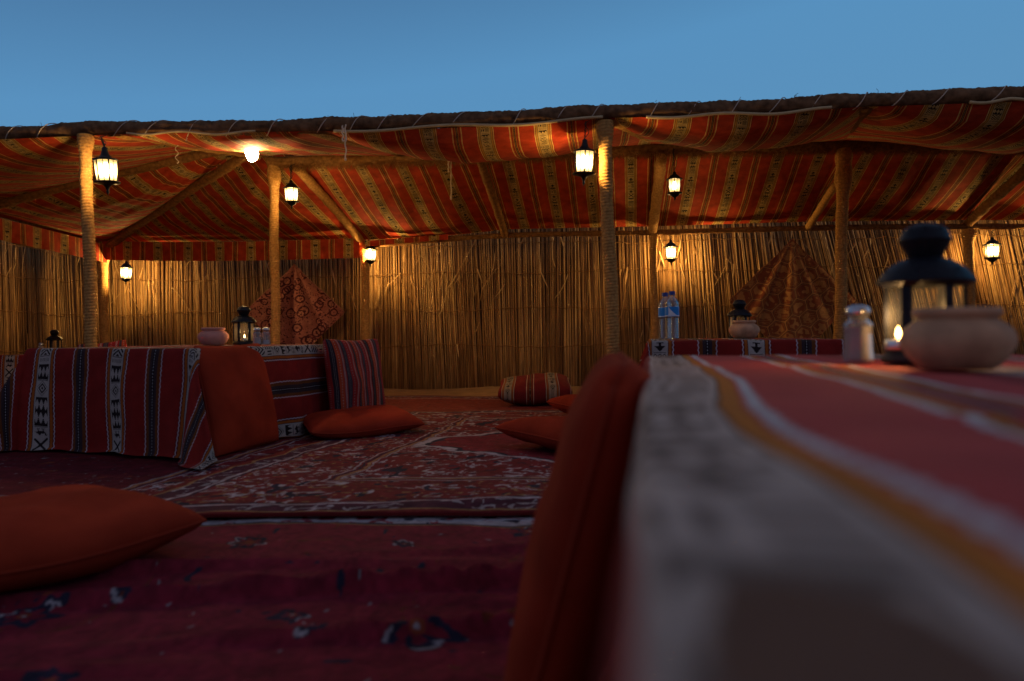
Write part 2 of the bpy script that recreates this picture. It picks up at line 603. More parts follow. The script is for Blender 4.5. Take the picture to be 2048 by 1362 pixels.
def floral_tex(seed, hexa):
    rg = np.random.default_rng(seed)
    n = 512
    Y, X = np.mgrid[0:n, 0:n] / n
    base = np.array((.34, .125, .085)) if not hexa else np.array((.20, .055, .022))
    light = np.array((.46, .20, .12)) if not hexa else np.array((.36, .17, .055))
    darkc = np.array((.075, .016, .018))
    img = np.empty((n, n, 3)); img[:] = base
    nz = vnoise(n, n, 8, rg)
    if not hexa:
        for _ in range(46):
            cx, cy, r = rg.random(), rg.random(), .03 + .035 * rg.random()
            dx = (X - cx + .5) % 1 - .5; dy = (Y - cy + .5) % 1 - .5
            rr = np.hypot(dx, dy); th = np.arctan2(dy, dx)
            k = rg.integers(0, 3)
            img[np.abs(rr - r) < .009] = darkc
            if k == 0: img[rr < r * (.62 + .25 * np.cos(6 * th))] = light
            elif k == 1: img[np.abs(rr - r * .55) < .006] = light
            img[rr < r * .16] = darkc
        img[(nz > .78)] = darkc
        img[(nz < .12)] = light
    else:
        # hexagon network with flowers inside
        s = .125
        best = np.full((n, n), 9.); second = np.full((n, n), 9.); who = np.zeros((n, n), int)
        idx = 0
        for i in range(-1, 9):
            for j in range(-1, 9):
                cx, cy = (i + .5 * (j % 2)) * s, j * s
                r_ = np.hypot(X - cx, (Y - cy))
                r_ = np.maximum(np.abs(X - cx) * .95, np.abs(X - cx) * .5 + np.abs(Y - cy) * .85)
                upd = r_ < best
                second = np.where(upd, best, np.minimum(second, r_))
                best = np.where(upd, r_, best); who = np.where(upd, idx, who); idx += 1
        img[(second - best) < .009] = light
        img[((second - best) > .018) & ((second - best) < .024)] = light * .8
        img[((second - best) > .009) & ((second - best) < .018)] = darkc
        fl = (best < .045) & (vnoise(n, n, 13, rg) > .5)
        img[fl] = light
        img[(who % 3 == 0) & (best < .05) & (((X * 110).astype(int) + (Y * 110).astype(int)) % 3 == 0)] = light * .8
    return img

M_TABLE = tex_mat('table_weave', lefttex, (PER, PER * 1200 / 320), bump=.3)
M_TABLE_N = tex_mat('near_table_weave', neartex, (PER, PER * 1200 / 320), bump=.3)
M_CANOPY = tex_mat('canopy_weave', cantex, (PER * .8, PER * 1200 / 320 * .8), bump=.5, wear=.3)
M_CUSHW = tex_mat('cushion_weave', cushtex, (PER * .8, PER * 1200 / 320 * .8))
M_CHAIN = tex_mat('chain_weave', chaintex, (.5, .8))
M_FLOR = tex_mat('floral_print', floral_tex(2, False), (.75, .75), bump=.2)
M_HEX = tex_mat('hexagon_print', floral_tex(6, True), (1.15, 1.15), bump=.2)

M_ORANGE = mat('terracotta_fabric', (.31, .034, .014), .92, spec=.05, noise=.22, nscale=7, bump=.35, bscale=650)
M_PIPING = mat('terracotta_piping', (.27, .03, .012), .9, spec=.1)
M_ROPE = mat('jute_rope', (.44, .23, .07), .95, spec=.1, noise=.3, nscale=60, bump=.6, bscale=500)
M_ROPE_D = mat('dark_jute_rope', (.24, .115, .038), .95, spec=.1, noise=.4, nscale=40, bump=.6, bscale=400)
M_BURLAP = mat('weathered_burlap', (.17, .090, .045), .95, spec=.1, noise=.45, nscale=25, bump=.9, bscale=160)
M_CORD = mat('pale_cord', (.55, .44, .34), .8, spec=.2)
M_BATTEN = mat('pale_wood_batten', (.50, .36, .18), .7, noise=.15, nscale=20)
M_IRON = mat('black_iron', (.012, .012, .014), .42, .6, spec=.5, noise=.3, nscale=60, bump=.25, bscale=300)
M_BLUEIRON = mat('dark_blue_enamel', (.008, .009, .014), .5, .0, spec=.18, noise=.35, nscale=120, bump=.35, bscale=260)
M_WOOD = mat('table_wood', (.16, .09, .045), .7, noise=.2, nscale=15)
M_CLAY = mat('unglazed_clay', (.52, .28, .155), .85, spec=.2, noise=.26, nscale=26, bump=.25, bscale=90)
M_CLAYP = mat('pink_clay', (.50, .22, .17), .85, spec=.2, noise=.10, nscale=16, bump=.2, bscale=90)
M_SALT = mat('salt', (.42, .35, .32), .9)
M_PEPPER = mat('pepper', (.36, .22, .17), .9)
M_STEEL = mat('brushed_steel', (.55, .57, .60), .3, .9)
M_WAX = mat('candle_wax', (.75, .68, .5), .6)
M_BLUE = mat('blue_label', (.015, .22, .58), .5)
M_WHITEL = mat('white_print', (.7, .72, .75), .5)
M_CAPB = mat('dark_blue_cap', (.01, .03, .22), .4)
M_SAND = mat('sand', (.28, .165, .075), .95, spec=.1, noise=.18, nscale=7, bump=.8, bscale=45)
M_GLASS = glass_mat('lantern_glass', (.93, .92, .86), .05, .03)
M_SHAKE = glass_mat('shaker_glass', (.86, .88, .90), .45, .12)
M_PET = glass_mat('clear_plastic', (.90, .93, .96), .5, .07, .08)
def pane_mat(name, hot, edge):
    m = emit_mat(name, (1, .7, .3), 1.0, .45)
    nt = m.node_tree
    em = [n for n in nt.nodes if n.type == 'EMISSION'][0]
    tc = nt.nodes.new('ShaderNodeTexCoord'); sp = nt.nodes.new('ShaderNodeSeparateXYZ')
    nt.links.new(tc.outputs['Object'], sp.inputs[0])
    ab = nt.nodes.new('ShaderNodeMath'); ab.operation = 'ABSOLUTE'; nt.links.new(sp.outputs['Z'], ab.inputs[0])
    nz = nt.nodes.new('ShaderNodeTexNoise'); nz.inputs['Scale'].default_value = 160; nt.links.new(tc.outputs['Object'], nz.inputs['Vector'])
    sm = nt.nodes.new('ShaderNodeMath'); sm.operation = 'MULTIPLY_ADD'; sm.inputs[1].default_value = .03; nt.links.new(nz.outputs['Fac'], sm.inputs[0]); nt.links.new(ab.outputs[0], sm.inputs[2])
    cr = nt.nodes.new('ShaderNodeMapRange'); cr.interpolation_type = 'SMOOTHSTEP'
    cr.inputs[1].default_value = .022; cr.inputs[2].default_value = .068; cr.inputs[3].default_value = hot; cr.inputs[4].default_value = edge
    nt.links.new(sm.outputs[0], cr.inputs[0]); nt.links.new(cr.outputs[0], em.inputs[1])
    em.inputs[0].default_value = (1.0, .62, .20, 1)
    return m
M_PANE = pane_mat('lit_frosted_glass', 16.0, 1.3)
M_PANE_DIM = pane_mat('dim_amber_glass', 5.0, .7)
M_BULB = emit_mat('hot_bulb', (1.0, .82, .50), 80.0, .3)
M_FLAME = emit_mat('candle_flame', (1.0, .58, .16), 22.0)
M_FLEX = mat('black_cable', (.015, .013, .012), .6)

# reed colours vary per reed through a colour attribute
def reed_mat():
    m = bpy.data.materials.new('dry_reed'); m.use_nodes = True
    nt = m.node_tree; b = nt.nodes['Principled BSDF']
    b.inputs['Roughness'].default_value = .62; b.inputs['Specular IOR Level'].default_value = .3
    at = nt.nodes.new('ShaderNodeAttribute'); at.attribute_name = 'reed'
    cr = nt.nodes.new('ShaderNodeValToRGB')
    e = cr.color_ramp.elements
    e[0].color = (.09, .038, .012, 1); e[1].color = (.60, .38, .15, 1)
    k = cr.color_ramp.elements.new(.45); k.color = (.36, .185, .06, 1)
    nt.links.new(at.outputs['Fac'], cr.inputs[0])
    tc = nt.nodes.new('ShaderNodeTexCoord')
    mp = nt.nodes.new('ShaderNodeMapping'); mp.inputs['Scale'].default_value = (60, 60, 5)
    nt.links.new(tc.outputs['Object'], mp.inputs[0])
    n = nt.nodes.new('ShaderNodeTexNoise'); n.inputs['Scale'].default_value = 1; n.inputs['Detail'].default_value = 5
    nt.links.new(mp.outputs[0], n.inputs['Vector'])
    mr = nt.nodes.new('ShaderNodeMapRange'); mr.inputs[1].default_value = .3; mr.inputs[2].default_value = .7
    mr.inputs[3].default_value = .55; mr.inputs[4].default_value = 1.3
    nt.links.new(n.outputs['Fac'], mr.inputs[0])
    mx = nt.nodes.new('ShaderNodeMix'); mx.data_type = 'RGBA'; mx.blend_type = 'MULTIPLY'; mx.inputs[0].default_value = 1
    nt.links.new(cr.outputs[0], mx.inputs[6]); nt.links.new(mr.outputs[0], mx.inputs[7])
    nt.links.new(mx.outputs[2], b.inputs['Base Color'])
    return m
M_REED = reed_mat()

# ------------------------------------------------------------------ ground
def gwave(x, y):
    return .006 * math.sin(x * 2.1 + y * .9) + .005 * math.sin(y * 2.7 - x * 1.3 + 1) + .003 * math.sin(x * 7 + y * 3)

def make_ground():
    mb = MB()
    xs = [-900, -300, -80, -25, -10] + [-6 + i * .12 for i in range(105)] + [10, 25, 80, 300, 900]
    ys = [-900, -300, -60, -15, -5] + [-1 + i * .12 for i in range(86)] + [12, 20, 50, 150, 400, 1500]
    rg = random.Random(3)
    vs = []
    for y in ys:
        for x in xs:
            z = gwave(x, y) if (-6 < x < 7 and -1 < y < 10) else 0
            if y > 6.2 and y < 9: z += .02 * (math.sin(x * 3.1 + y) * .5 + .5) * min(1, (y - 6.2) * 2) + rg.uniform(-.004, .004)
            vs.append((x, y, z - .004))
    nx = len(xs)
    fs = [(j * nx + i, j * nx + i + 1, (j + 1) * nx + i + 1, (j + 1) * nx + i) for j in range(len(ys) - 1) for i in range(nx - 1)]
    mb.add(vs, fs)
    tag(mb.build('sand_ground', M_SAND), 'bare tan desert sand showing in a strip at the foot of the reed fence', kind='structure')
make_ground()

# ------------------------------------------------------------------ rugs
def rug(name_label, corners, wm, hm, level, tex, wrinkle=None, seed=0, step=.03, cat='rug'):
    """corners: near-left, near-right, far-right, far-left on the ground"""
    a, b, c, d = [Vector((*p, 0)) for p in corners]
    nx, ny = int(wm / step) + 1, int(hm / step) + 1
    mb = MB(); mb.uv = []
    th = .006
    def pos(s, t):
        p = (a * (1 - s) + b * s) * (1 - t) + (d * (1 - s) + c * s) * t
        # edges wander a little
        p.x += .012 * math.sin(t * 9 + seed); p.y += .014 * math.sin(s * 11 + seed * 2) + .008 * math.sin(s * 27 + seed)
        z = gwave(p.x, p.y) + level
        if wrinkle: z += wrinkle(p.x, p.y)
        z += .0028 * (N3(p.x * 6, p.y * 9, seed) + .6)
        return p.x, p.y, z
    top = []
    for j in range(ny + 1):
        for i in range(nx + 1):
            s, t = i / nx, j / ny
            x, y, z = pos(s, t)
            mb.v.append((x, y, z + th)); mb.uv.append((s * wm, t * hm))
    W = nx + 1
    for j in range(ny):
        for i in range(nx):
            mb.f.append((j * W + i, j * W + i + 1, (j + 1) * W + i + 1, (j + 1) * W + i))
    # hem all round
    ring = [(i, 0) for i in range(nx)] + [(nx, j) for j in range(ny)] + [(i, ny) for i in range(nx, 0, -1)] + [(0, j) for j in range(ny, 0, -1)]
    n0 = len(mb.v)
    for i, j in ring:
        x, y, z = pos(i / nx, j / ny)
        mb.v.append((x, y, z - .003)); mb.uv.append((.01, .01))
    m = len(ring)
    for k in range(m):
        i, j = ring[k]; i2, j2 = ring[(k + 1) % m]
        mb.f.append((j2 * W + i2, j * W + i, n0 + k, n0 + (k + 1) % m))
    mt = tex_mat('rug_pile_%d' % seed, tex, (wm, hm), bump=.6, weave=350, wear=.3, sheen=.0, extend='EXTEND')
    o = mb.build('persian_rug', mt)
    tag(o, name_label, cat, 'overlapping rugs spread on the sand')
    return o

def wrA(x, y):
    f = max(0.0, min(1.0, (1.95 - y) / .25))
    r = 0
    for c, amp, wdt, ph, sl in ((1.80, .020, .030, 0, .06), (1.66, .013, .03, 2, -.03), (1.54, .018, .03, 1, .05), (1.43, .022, .028, 3, -.06), (1.31, .016, .03, .5, .04), (1.19, .02, .03, 2.6, .03)):
        yy = c + sl * x + .02 * math.sin(x * 4 + ph) + .008 * math.sin(x * 11 + ph)
        r += 2.4 * amp * (0.5 + .5 * math.sin(x * 2.3 + ph * 2)) * math.exp(-((y - yy) / (wdt * .55)) ** 2)
    return r * f
def wrB(x, y):
    return .012 * math.exp(-((y - 2.2 - .03 * math.sin(x * 5)) / .04) ** 2) * (.5 + .5 * math.sin(x * 4 + 1)) + .005 * (1 + math.sin(y * 9 + x * 4)) * .5

rug('dark maroon rug with scattered small flowers and a white far border, nearest the camera',
    [(-2.6, -.7), (1.5, -.75), (1.55, 2.10), (-2.5, 2.24)], 4.0, 2.85, .010, rug_tex(4.0, 2.85, 21, border=0, sparse=True, far_strip=True), wrA, seed=1, step=.02)
rug('red medallion rug with white floral border in the middle of the floor',
    [(-1.22, 2.09), (2.9, 1.98), (3.1, 4.95), (-.66, 4.90)], 3.8, 2.9, .026, rug_tex(3.8, 2.9, 22, medallion=True, border=.50), wrB, seed=2, step=.025)
rug('dark red rug with a navy and white border under the left table',
    [(-4.6, 2.12), (-1.05, 2.02), (-.35, 4.95), (-4.5, 5.0)], 3.6, 2.9, .016, rug_tex(3.6, 2.9, 23, border=.40, field=(.10, .008, .013)), None, seed=3)
rug('worn red rug with tan floral patches in front of the reed fence',
    [(-3.4, 4.75), (1.3, 4.80), (1.25, 6.35), (-3.2, 6.5)], 4.4, 1.7, .006, rug_tex(4.4, 1.7, 24, border=.30, field=(.17, .025, .02), dens=.7), None, seed=4)
rug('plain red rug lying at the back right behind the striped bolster cushion',
    [(1.1, 4.7), (5.2, 4.6), (5.2, 6.3), (1.0, 6.45)], 4.1, 1.7, .012, rug_tex(4.1, 1.7, 25, border=.30, field=(.17, .02, .02)), None, seed=5)

# ------------------------------------------------------------------ reed fence
def make_fence(label, path, seed, height=1.84):
    rg = random.Random(seed)
    P = resample(smooth_path([Vector((x, y, 0)) for x, y in path], 10), .004)
    root = empty('reed_fence', (P[len(P) // 2].x, P[len(P) // 2].y, 0))
    org = root.location.copy()
    mb = MB(); col = []
    L = len(P)
    def reed(i, off, r, h, leanx, leany, c, z0=-.02, bend=0.0):
        p = P[min(i, L - 1)]
        q = P[min(i + 3, L - 1)]; q0 = P[max(0, i - 3)]
        t = (q - q0).normalized(); nrm = Vector((-t.y, t.x, 0))
        base = p + nrm * off
        n = 5
        pts = []
        for k in range(4):
            f = k / 3
            pts.append(base + t * (leanx * f * h + bend * math.sin(f * PI)) + nrm * (leany * f * h + bend * .4 * math.sin(f * 5)) + Vector((0, 0, z0 + f * h)))
        m0 = len(mb.v)
        mb.tube([x - org for x in pts], lambda a, b, c_: r * (1 - .04 * a), n, cap=True)
        col.extend([c] * (len(mb.v) - m0))
    for i in range(0, L, 5):      # dense inner layer
        reed(i, .048 + .006 * (i % 2), .0150, height - rg.uniform(.03, .10), 0, 0, rg.uniform(0, .35))
    i = 0
    while i < L:
        f = i / L
        p = P[i]
        # on the right the reeds splay and lean over, as they do in the photograph
        lean = -.02 + .02 * math.sin(p.x * 3.1) + (-.20 * max(0, min(1, (p.x - 1.6) / 1.6))) + .009 * rg.gauss(0, 1)
        band = .5 + .25 * math.sin(p.x * 13 + seed) * math.sin(p.x * 5.3)
        c = max(0, min(1, band * .6 + rg.gauss(.25, .2)))
        r = rg.uniform(.0042, .0070)
        reed(i, rg.uniform(-.006, .012) + .012 * math.sin(p.x * 9), r, height + rg.uniform(-.12, .07), lean, rg.uniform(-.01, .02), c, bend=rg.uniform(-.006, .006))
        if rg.random() < .8:
            reed(i, rg.uniform(.022, .034), rg.uniform(.006, .010), height + rg.uniform(-.2, .05), lean + rg.uniform(-.03, .03), .01, rg.uniform(0, .5))

        if rg.random() < .04:     # a broken or stray stalk lying across the others
            reed(i, -.022, rg.uniform(.002, .004), rg.uniform(.2, .5), rg.uniform(-.6, .6), rg.uniform(-.05, .02), rg.uniform(.4, 1), z0=rg.uniform(.5, 1.35), bend=rg.uniform(-.05, .05))
        i += max(1, int(r * 1.9 / .004))
    me = bpy.data.meshes.new('reed')
    me.from_pydata(mb.v, [], mb.f)
    at = me.attributes.new('reed', 'FLOAT', 'POINT')
    at.data.foreach_set('value', col)
    o = link('reed', me, M_REED, root)
    o['kind'] = 'stuff'
    # leafy wisps
    wb = MB(); wc = []
    for _ in range(int(L * .004 * 16)):
        p = P[rg.randrange(L)]
        x, y = p.x + rg.uniform(-.02, .02), p.y - .03
        if abs(path[0][0] - path[-1][0]) < 1: x, y = p.x + .03, p.y
        z = rg.choice((rg.uniform(.9, 1.6), rg.uniform(1.1, 1.5), rg.uniform(.2, 1.6)))
        a = rg.gauss(-PI / 2, .35); l = rg.uniform(.06, .22); w = rg.uniform(.002, .006)
        dxy = (math.cos(a) * l, math.sin(a) * l)
        v0 = Vector((x, y, z)) - org
        v1 = v0 + Vector((dxy[0] * .5, -rg.uniform(0, .02), dxy[1] * .5)); v2 = v0 + Vector((dxy[0] * 1.1, -rg.uniform(-.01, .03), dxy[1]))
        sx = Vector((w, 0, 0)) if abs(path[0][0] - path[-1][0]) >= 1 else Vector((0, w, 0))
        n0 = len(wb.v)
        wb.add([v0 - sx, v0 + sx, v1 + sx * 1.3, v1 - sx * 1.3, v2], [(0, 1, 2, 3), (3, 2, 4)])
        wc += [rg.uniform(.3, 1)] * 5
    me = bpy.data.meshes.new('dry_leaf'); me.from_pydata(wb.v, [], wb.f)
    at = me.attributes.new('reed', 'FLOAT', 'POINT'); at.data.foreach_set('value', wc)
    o = link('dry_leaf', me, M_REED, root); o['kind'] = 'stuff'
    for hz in (.42, .78, 1.14, 1.42):
        cb = MB()
        pts = [p - org + Vector((0, 0, hz + .006 * math.sin(k * .9) + .015 * math.sin(k * .11 + hz * 9))) for k, p in enumerate(P[::8])]
        nn = []
        for k, p in enumerate(pts):
            a = pts[min(k + 1, len(pts) - 1)] - pts[max(k - 1, 0)]
            a.normalize(); nn.append(p + Vector((a.y, -a.x, 0)) * (.015 + .004 * math.sin(k * 2.2)))
        cb.tube(nn, .0035, 5)
        cb.build('binding_twine', M_ROPE_D, root)
    tag(root, label, 'fence')
    return root
BACK = [(-5.4, 8.2), (-4.95, 8.12), (-3.9, 8.02), (-2.6, 7.85), (-1.3, 7.55), (0, 7.40), (1.6, 7.25), (3.2, 7.12), (5.0, 7.0), (6.6, 6.9)]
make_fence('tall back fence of dry upright reeds tied with twine behind the canopy', BACK, 5)
make_fence('side fence of dry reeds turning towards the viewer at the far left', [(-4.95, 3.4), (-4.82, 5.0), (-4.80, 6.6), (-4.84, 7.6), (-4.86, 8.25)], 8)

# ------------------------------------------------------------------ shelter: posts, beams, rafters, striped cloth
SH = empty('canopy_shelter', (0, 5.8, 0))
tag(SH, 'long open shelter of rope-wrapped poles roofed with sagging red and gold striped cloth', 'shelter')
SHO = Vector(SH.location)

def rope_tube(p0, p1, r, name, parent=SH, m=M_ROPE, pitch=.018, bend=0.0, bulge=None, lumps=.05, n=18, org=SHO, seed=1):
    p0, p1 = Vector(p0), Vector(p1)
    L = (p1 - p0).length
    k = max(4, int(L / .0045))
    rg = random.Random(seed)
    ph = rg.random() * 9
    side = Vector((1, 0, 0)) if abs((p1 - p0).normalized().z) > .5 else Vector((0, 0, 1))
    pts = [p0.lerp(p1, i / k) + side * bend * math.sin(PI * i / k) - org + side * .004 * math.sin(i * .03 + ph) for i in range(k + 1)]
    def rad(i, a, l):
        w = abs(math.sin(PI * (l / pitch + a / (2 * PI))))
        rr = r * (1 + lumps * math.sin(l * 21 + ph) * .5 + lumps * .6 * math.sin(l * 47 + a + ph)) + .0055 * w
        if bulge:
            for c, wd, am in bulge:
                rr += am * math.exp(-((l - c) / wd) ** 2)
        return rr
    mb = MB().tube(pts, rad, n)
    o = mb.build(name, m, parent)
    return o

def fibres(parent, pts, r, count, m, org, seed=1, ln=(.01, .03), w=.0007, down=False, name='loose_fibre'):
    """short loose hairs standing off a rope-wrapped pole or beam"""
    rg = random.Random(seed)
    mb = MB()
    for _ in range(count):
        k = rg.randrange(len(pts) - 1)
        p = pts[k].lerp(pts[k + 1], rg.random())
        d = (pts[k + 1] - pts[k]).normalized()
        a = rg.uniform(0, 2 * PI) if not down else rg.gauss(-PI / 2, .7)
        x = d.cross(Vector((0, 0, 1)));
        if x.length < .2: x = Vector((1, 0, 0))
        x.normalize(); y = x.cross(d).normalized()
        if down and y.z < 0: y = -y
        o = x * math.cos(a) + y * math.sin(a)
        l = rg.uniform(*ln)
        q0 = p + o * r * .95
        q1 = q0 + o * l * .6 + d * rg.gauss(0, .5) * l
        q2 = q1 + o * l * .3 + d * rg.gauss(0, .6) * l + Vector((0, 0, -l * .3))
        s = d * w
        mb.add([q0 - s - org, q0 + s - org, q1 + s * .8 - org, q1 - s * .8 - org, q2 - org], [(0, 1, 2, 3), (3, 2, 4)])
    o = mb.build(name, m, parent, smooth=False)
    o['kind'] = 'stuff'
    return o

def post(px, z, top, r, seed, lean=(0, 0), m=M_ROPE, bulge=None, below=-.05):
    b = U(px, z, below) + Vector((lean[0], lean[1], 0)); t = U(px, z, top)
    L = (t - b).length
    bl = [(L - x, wdt, a) for x, wdt, a in (bulge or [])]
    o = rope_tube(b, t, r, 'post', m=m, bulge=bl, seed=seed)
    fibres(o, [b, b.lerp(t, .5), t], r, 500, M_ROPE, SHO, seed)
    return b, t

# front row (nearest), middle row under the ridge beam, rear row at the eave
post(176, 4.40, 1.72, .030, 1, (.03, 0), bulge=[(.03, .05, .012)])
post(1211, 4.28, 1.74, .034, 2, (.06, 0), bulge=[(.04, .06, .012)])
post(2330, 4.0, 1.74, .036, 12)
post(551, 6.0, 1.90, .032, 3, (.0, 0), bulge=[(.08, .08, .02)])
post(1689, 5.75, 1.93, .040, 4, (-.05, 0), bulge=[(.22, .10, .022), (.06, .05, .02)])
post(206, 7.6, 1.42, .042, 5, (.03, 0), bulge=[(.06, .06, .035)])
post(731, 7.18, 1.40, .034, 6, (0, 0), m=M_ROPE, bulge=[(.05, .05, .03)])
post(1309, 6.86, 1.46, .030, 7, (-.01, 0), bulge=[(.02, .05, .014)])
post(1938, 6.66, 1.46, .038, 8, (.01, 0), bulge=[(.08, .04, .02)])
post(-330, 5.0, 1.6, .036, 9)

FB = [V(-700, 300, 4.6), V(-350, 285, 4.55), V(0, 271, 4.5), V(200, 259, 4.42), V(500, 257, 4.38), V(700, 250, 4.36), V(1000, 238, 4.32), V(1210, 226, 4.28),
      V(1500, 217, 4.20), V(1700, 205, 4.13), V(2048, 189, 4.03), V(2400, 172, 3.92)]
FBP = resample(smooth_path(FB, 10), .012)
MBP = [V(-62, 430, 6.0), V(200, 360, 6.0), V(450, 308, 5.96), V(551, 322, 6.0)]
J1 = V(545, 320, 6.0)
J2 = V(1690, 290, 5.75)
MID = [V(540, 326, 6.0), V(800, 316, 5.95), V(1060, 305, 5.9), V(1310, 297, 5.85), V(1500, 294, 5.8), J2, V(2048, 292, 5.65), V(2450, 290, 5.5)]
MIDP = resample(smooth_path(MID, 10), .012)

def rough_beam(name, path, r, m, seed, amp=.1):
    rg = random.Random(seed)
    n = 22
    tab = [[rg.gauss(0, 1) for _ in range(n)] for _ in range(len(path) + 2)]
    def rad(i, a, l):
        k = int(a / (2 * PI) * n) % n
        v = (tab[i][k] + tab[i + 1][k] + tab[i][(k + 1) % n]) / 3
        return r * (1 + .08 * math.sin(l * 9 + seed) + .05 * math.sin(l * 31 + a) + .05 * math.sin(l * 13 + a * 2 + 1) + amp * v * .8) + .003 * abs(math.sin(l * 120 + a * .5))
    mb = MB().tube([p - SHO for p in path], rad, n)
    return mb.build(name, m, SH)
front_beam = rough_beam('front_beam', FBP, .040, M_BURLAP, 1)
mid_beam = rough_beam('ridge_beam', MIDP, .042, M_ROPE_D, 2)
fibres(mid_beam, MIDP, .042, 6500, M_ROPE_D, SHO, 5, (.02, .055), .0016, down=True)
fibres(front_beam, FBP, .040, 2200, M_BURLAP, SHO, 6, (.004, .012), .0012)
# a few dry twigs standing proud of the front beam
rg = random.Random(2)
for px in (1590, 1592, 1757, 660, 712, 1480, 90, 1318):
    k = min(range(len(FBP)), key=lambda i: abs(1024 + FBP[i].x / FBP[i].y * 1500 - px))
    p = FBP[k] + Vector((0, 0, .04)) - SHO
    MB().tube([p, p + Vector((rg.uniform(-.01, .01), 0, .012)), p + Vector((rg.uniform(-.02, .02), 0, rg.uniform(.016, .03)))], .0012, 4).build('dry_twig', M_BURLAP, front_beam)

# rafters from ridge to eave
E_205, E_730, E_1010, E_1308, E_1620, E_1930 = V(208, 500, 7.6), V(729, 490, 7.18), V(1010, 470, 7.05), V(1309, 464, 6.88), V(1620, 455, 6.78), V(1934, 452, 6.68)
E_2300, E_L0, E_L1 = V(2400, 452, 6.5), V(-62, 440, 6.0), V(-420, 400, 4.7)
rafters = [
    (V(495, 312, 5.9), E_205, .034, M_ROPE_D, .02), (V(590, 330, 6.0), E_730, .034, M_ROPE, .03), (V(962, 318, 5.92), V(1012, 470, 7.0), .030, M_ROPE_D, .01),
    (V(1327, 298, 5.85), V(1307, 462, 6.85), .040, M_ROPE, -.01), (V(1672, 372, 5.95), V(1618, 453, 6.7), .026, M_ROPE, 0), (V(2075, 320, 5.65), V(1934, 450, 6.66), .036, M_ROPE_D, 0),
    (V(455, 300, 5.9), V(-62, 428, 6.0), .034, M_ROPE_D, .03),
    (V(240, 266, 4.45), V(520, 312, 5.95), .028, M_ROPE, 0), (V(652, 258, 4.37), V(800, 304, 5.9), .030, M_ROPE_D, 0), (V(1222, 236, 4.28), V(1312, 280, 5.82), .034, M_ROPE, 0),
    (V(1735, 212, 4.13), V(1692, 272, 5.75), .034, M_ROPE_D, 0), (V(2300, 180, 3.95), V(2180, 275, 5.6), .034, M_ROPE_D, 0)]
for i, (a, b, r, m, bd) in enumerate(rafters):
    rope_tube(a, b, r, 'rafter', m=m, bend=bd, pitch=.016, n=14, seed=20 + i, lumps=.1)
# eave poles
EV = [[E_L1, E_L0, V(60, 487, 6.7), E_205], [E_205, V(470, 500, 7.4), E_730], [E_730, E_1010, E_1308, E_1620, E_1930, E_2300]]
for i, e in enumerate(EV):
    rough_beam('eave_pole', resample(smooth_path([p + Vector((0, -.045, -.012)) for p in e], 8), .015), .022, M_ROPE_D, 30 + i)

def panel(A, B, C, D, sag, u_dir, n=(46, 34), dip=(0, 0), fwd=.5, seed=0, name='canopy_cloth', wr=.006, u0=0.0, edge_sag=0.0):
    """cloth slung between edge A-B (front) and D-C (back); sags between its supports"""
    A, B, C, D = map(Vector, (A, B, C, D))
    mb = MB(); mb.uv = []
    nx, ny = n
    ux, uy = Vector((*u_dir, 0)).normalized().xy
    rg = random.Random(seed); p1, p2 = rg.random() * 9, rg.random() * 9
    for j in range(ny + 1):
        for i in range(nx + 1):
            s, t = i / nx, j / ny
            p = (A.lerp(B, s)).lerp(D.lerp(C, s), t)
            tt = t ** (math.log(.5) / math.log(fwd))
            hump = (math.sin(PI * s) ** .75 if 0 < s < 1 else 0) 
            hh = math.sin(PI * tt) if 0 < tt < 1 else 0
            q = p.copy()
            q.z -= sag * hump * hh + hump * (dip[0] * (1 - t) + dip[1] * t)
            q.z -= edge_sag * hh
            ew = hump * hh
            q.z += wr * ew * (math.sin(s * 19 + t * 3 + p1) + .7 * math.sin(s * 41 + t * 5 + p2))
            q.z += min(1, hh * 2.5) * min(1, hump * 1.2) ** 2 * (.016 * N3(p.x * 2.2, p.y * 3.5, seed) + .007 * N3(p.x * 7 + p.y * 3, p.y * 4, seed + 2))
            mb.v.append(tuple(q - SHO))
            drop = sag * hump * hh
            mb.uv.append((p.x * uy - p.y * ux + u0, p.x * ux + p.y * uy + drop * 1.5))
    W = nx + 1
    for j in range(ny):
        for i in range(nx):
            mb.f.append((j * W + i, (j + 1) * W + i, (j + 1) * W + i + 1, j * W + i + 1))
    return mb.build(name, M_CANOPY, SH)

def fb(px, dy=14, dz=-.03):
    k = min(range(len(FBP)), key=lambda i: abs(1024 + FBP[i].x / FBP[i].y * 1500 - px))
    p = FBP[k].copy()
    return p + Vector((0, dz, -dy / 1500 * p.y))
def mbm(px, dy=-18):
    k = min(range(len(MIDP)), key=lambda i: abs(1024 + MIDP[i].x / MIDP[i].y * 1500 - px))
    p = MIDP[k].copy()
    return p + Vector((0, 0, -dy / 1500 * p.y))
UD = (.12, 1)
panel(fb(-690), fb(245), V(455, 290, 5.95), E_L0 + Vector((0, 0, .08)), .17, (.35, 1), fwd=.33, seed=1, dip=(.0, .0))
panel(fb(245), fb(655), mbm(800, -2), V(455, 306, 5.97), .07, (.20, 1), fwd=.30, seed=2)
panel(fb(655), fb(1218), mbm(1310, -6), mbm(800, -8), .17, UD, fwd=.27, seed=3, dip=(.015, 0))
panel(fb(1218), fb(1733), mbm(1690, -6), mbm(1310, -6), .155, (.02, 1), fwd=.27, seed=4, dip=(.01, 0), u0=.1)
panel(fb(1733), fb(2380), mbm(2200, -6), mbm(1690, -6), .20, (-.12, 1), fwd=.28, seed=5, dip=(.01, 0), u0=.2)
UR = (.22, 1)
T = Vector((0, .02, .055))
panel(V(490, 292, 5.95) , mbm(575), E_730 + T, E_205 + T, .08, (.30, 1), seed=6, fwd=.5, dip=(0, -.01))
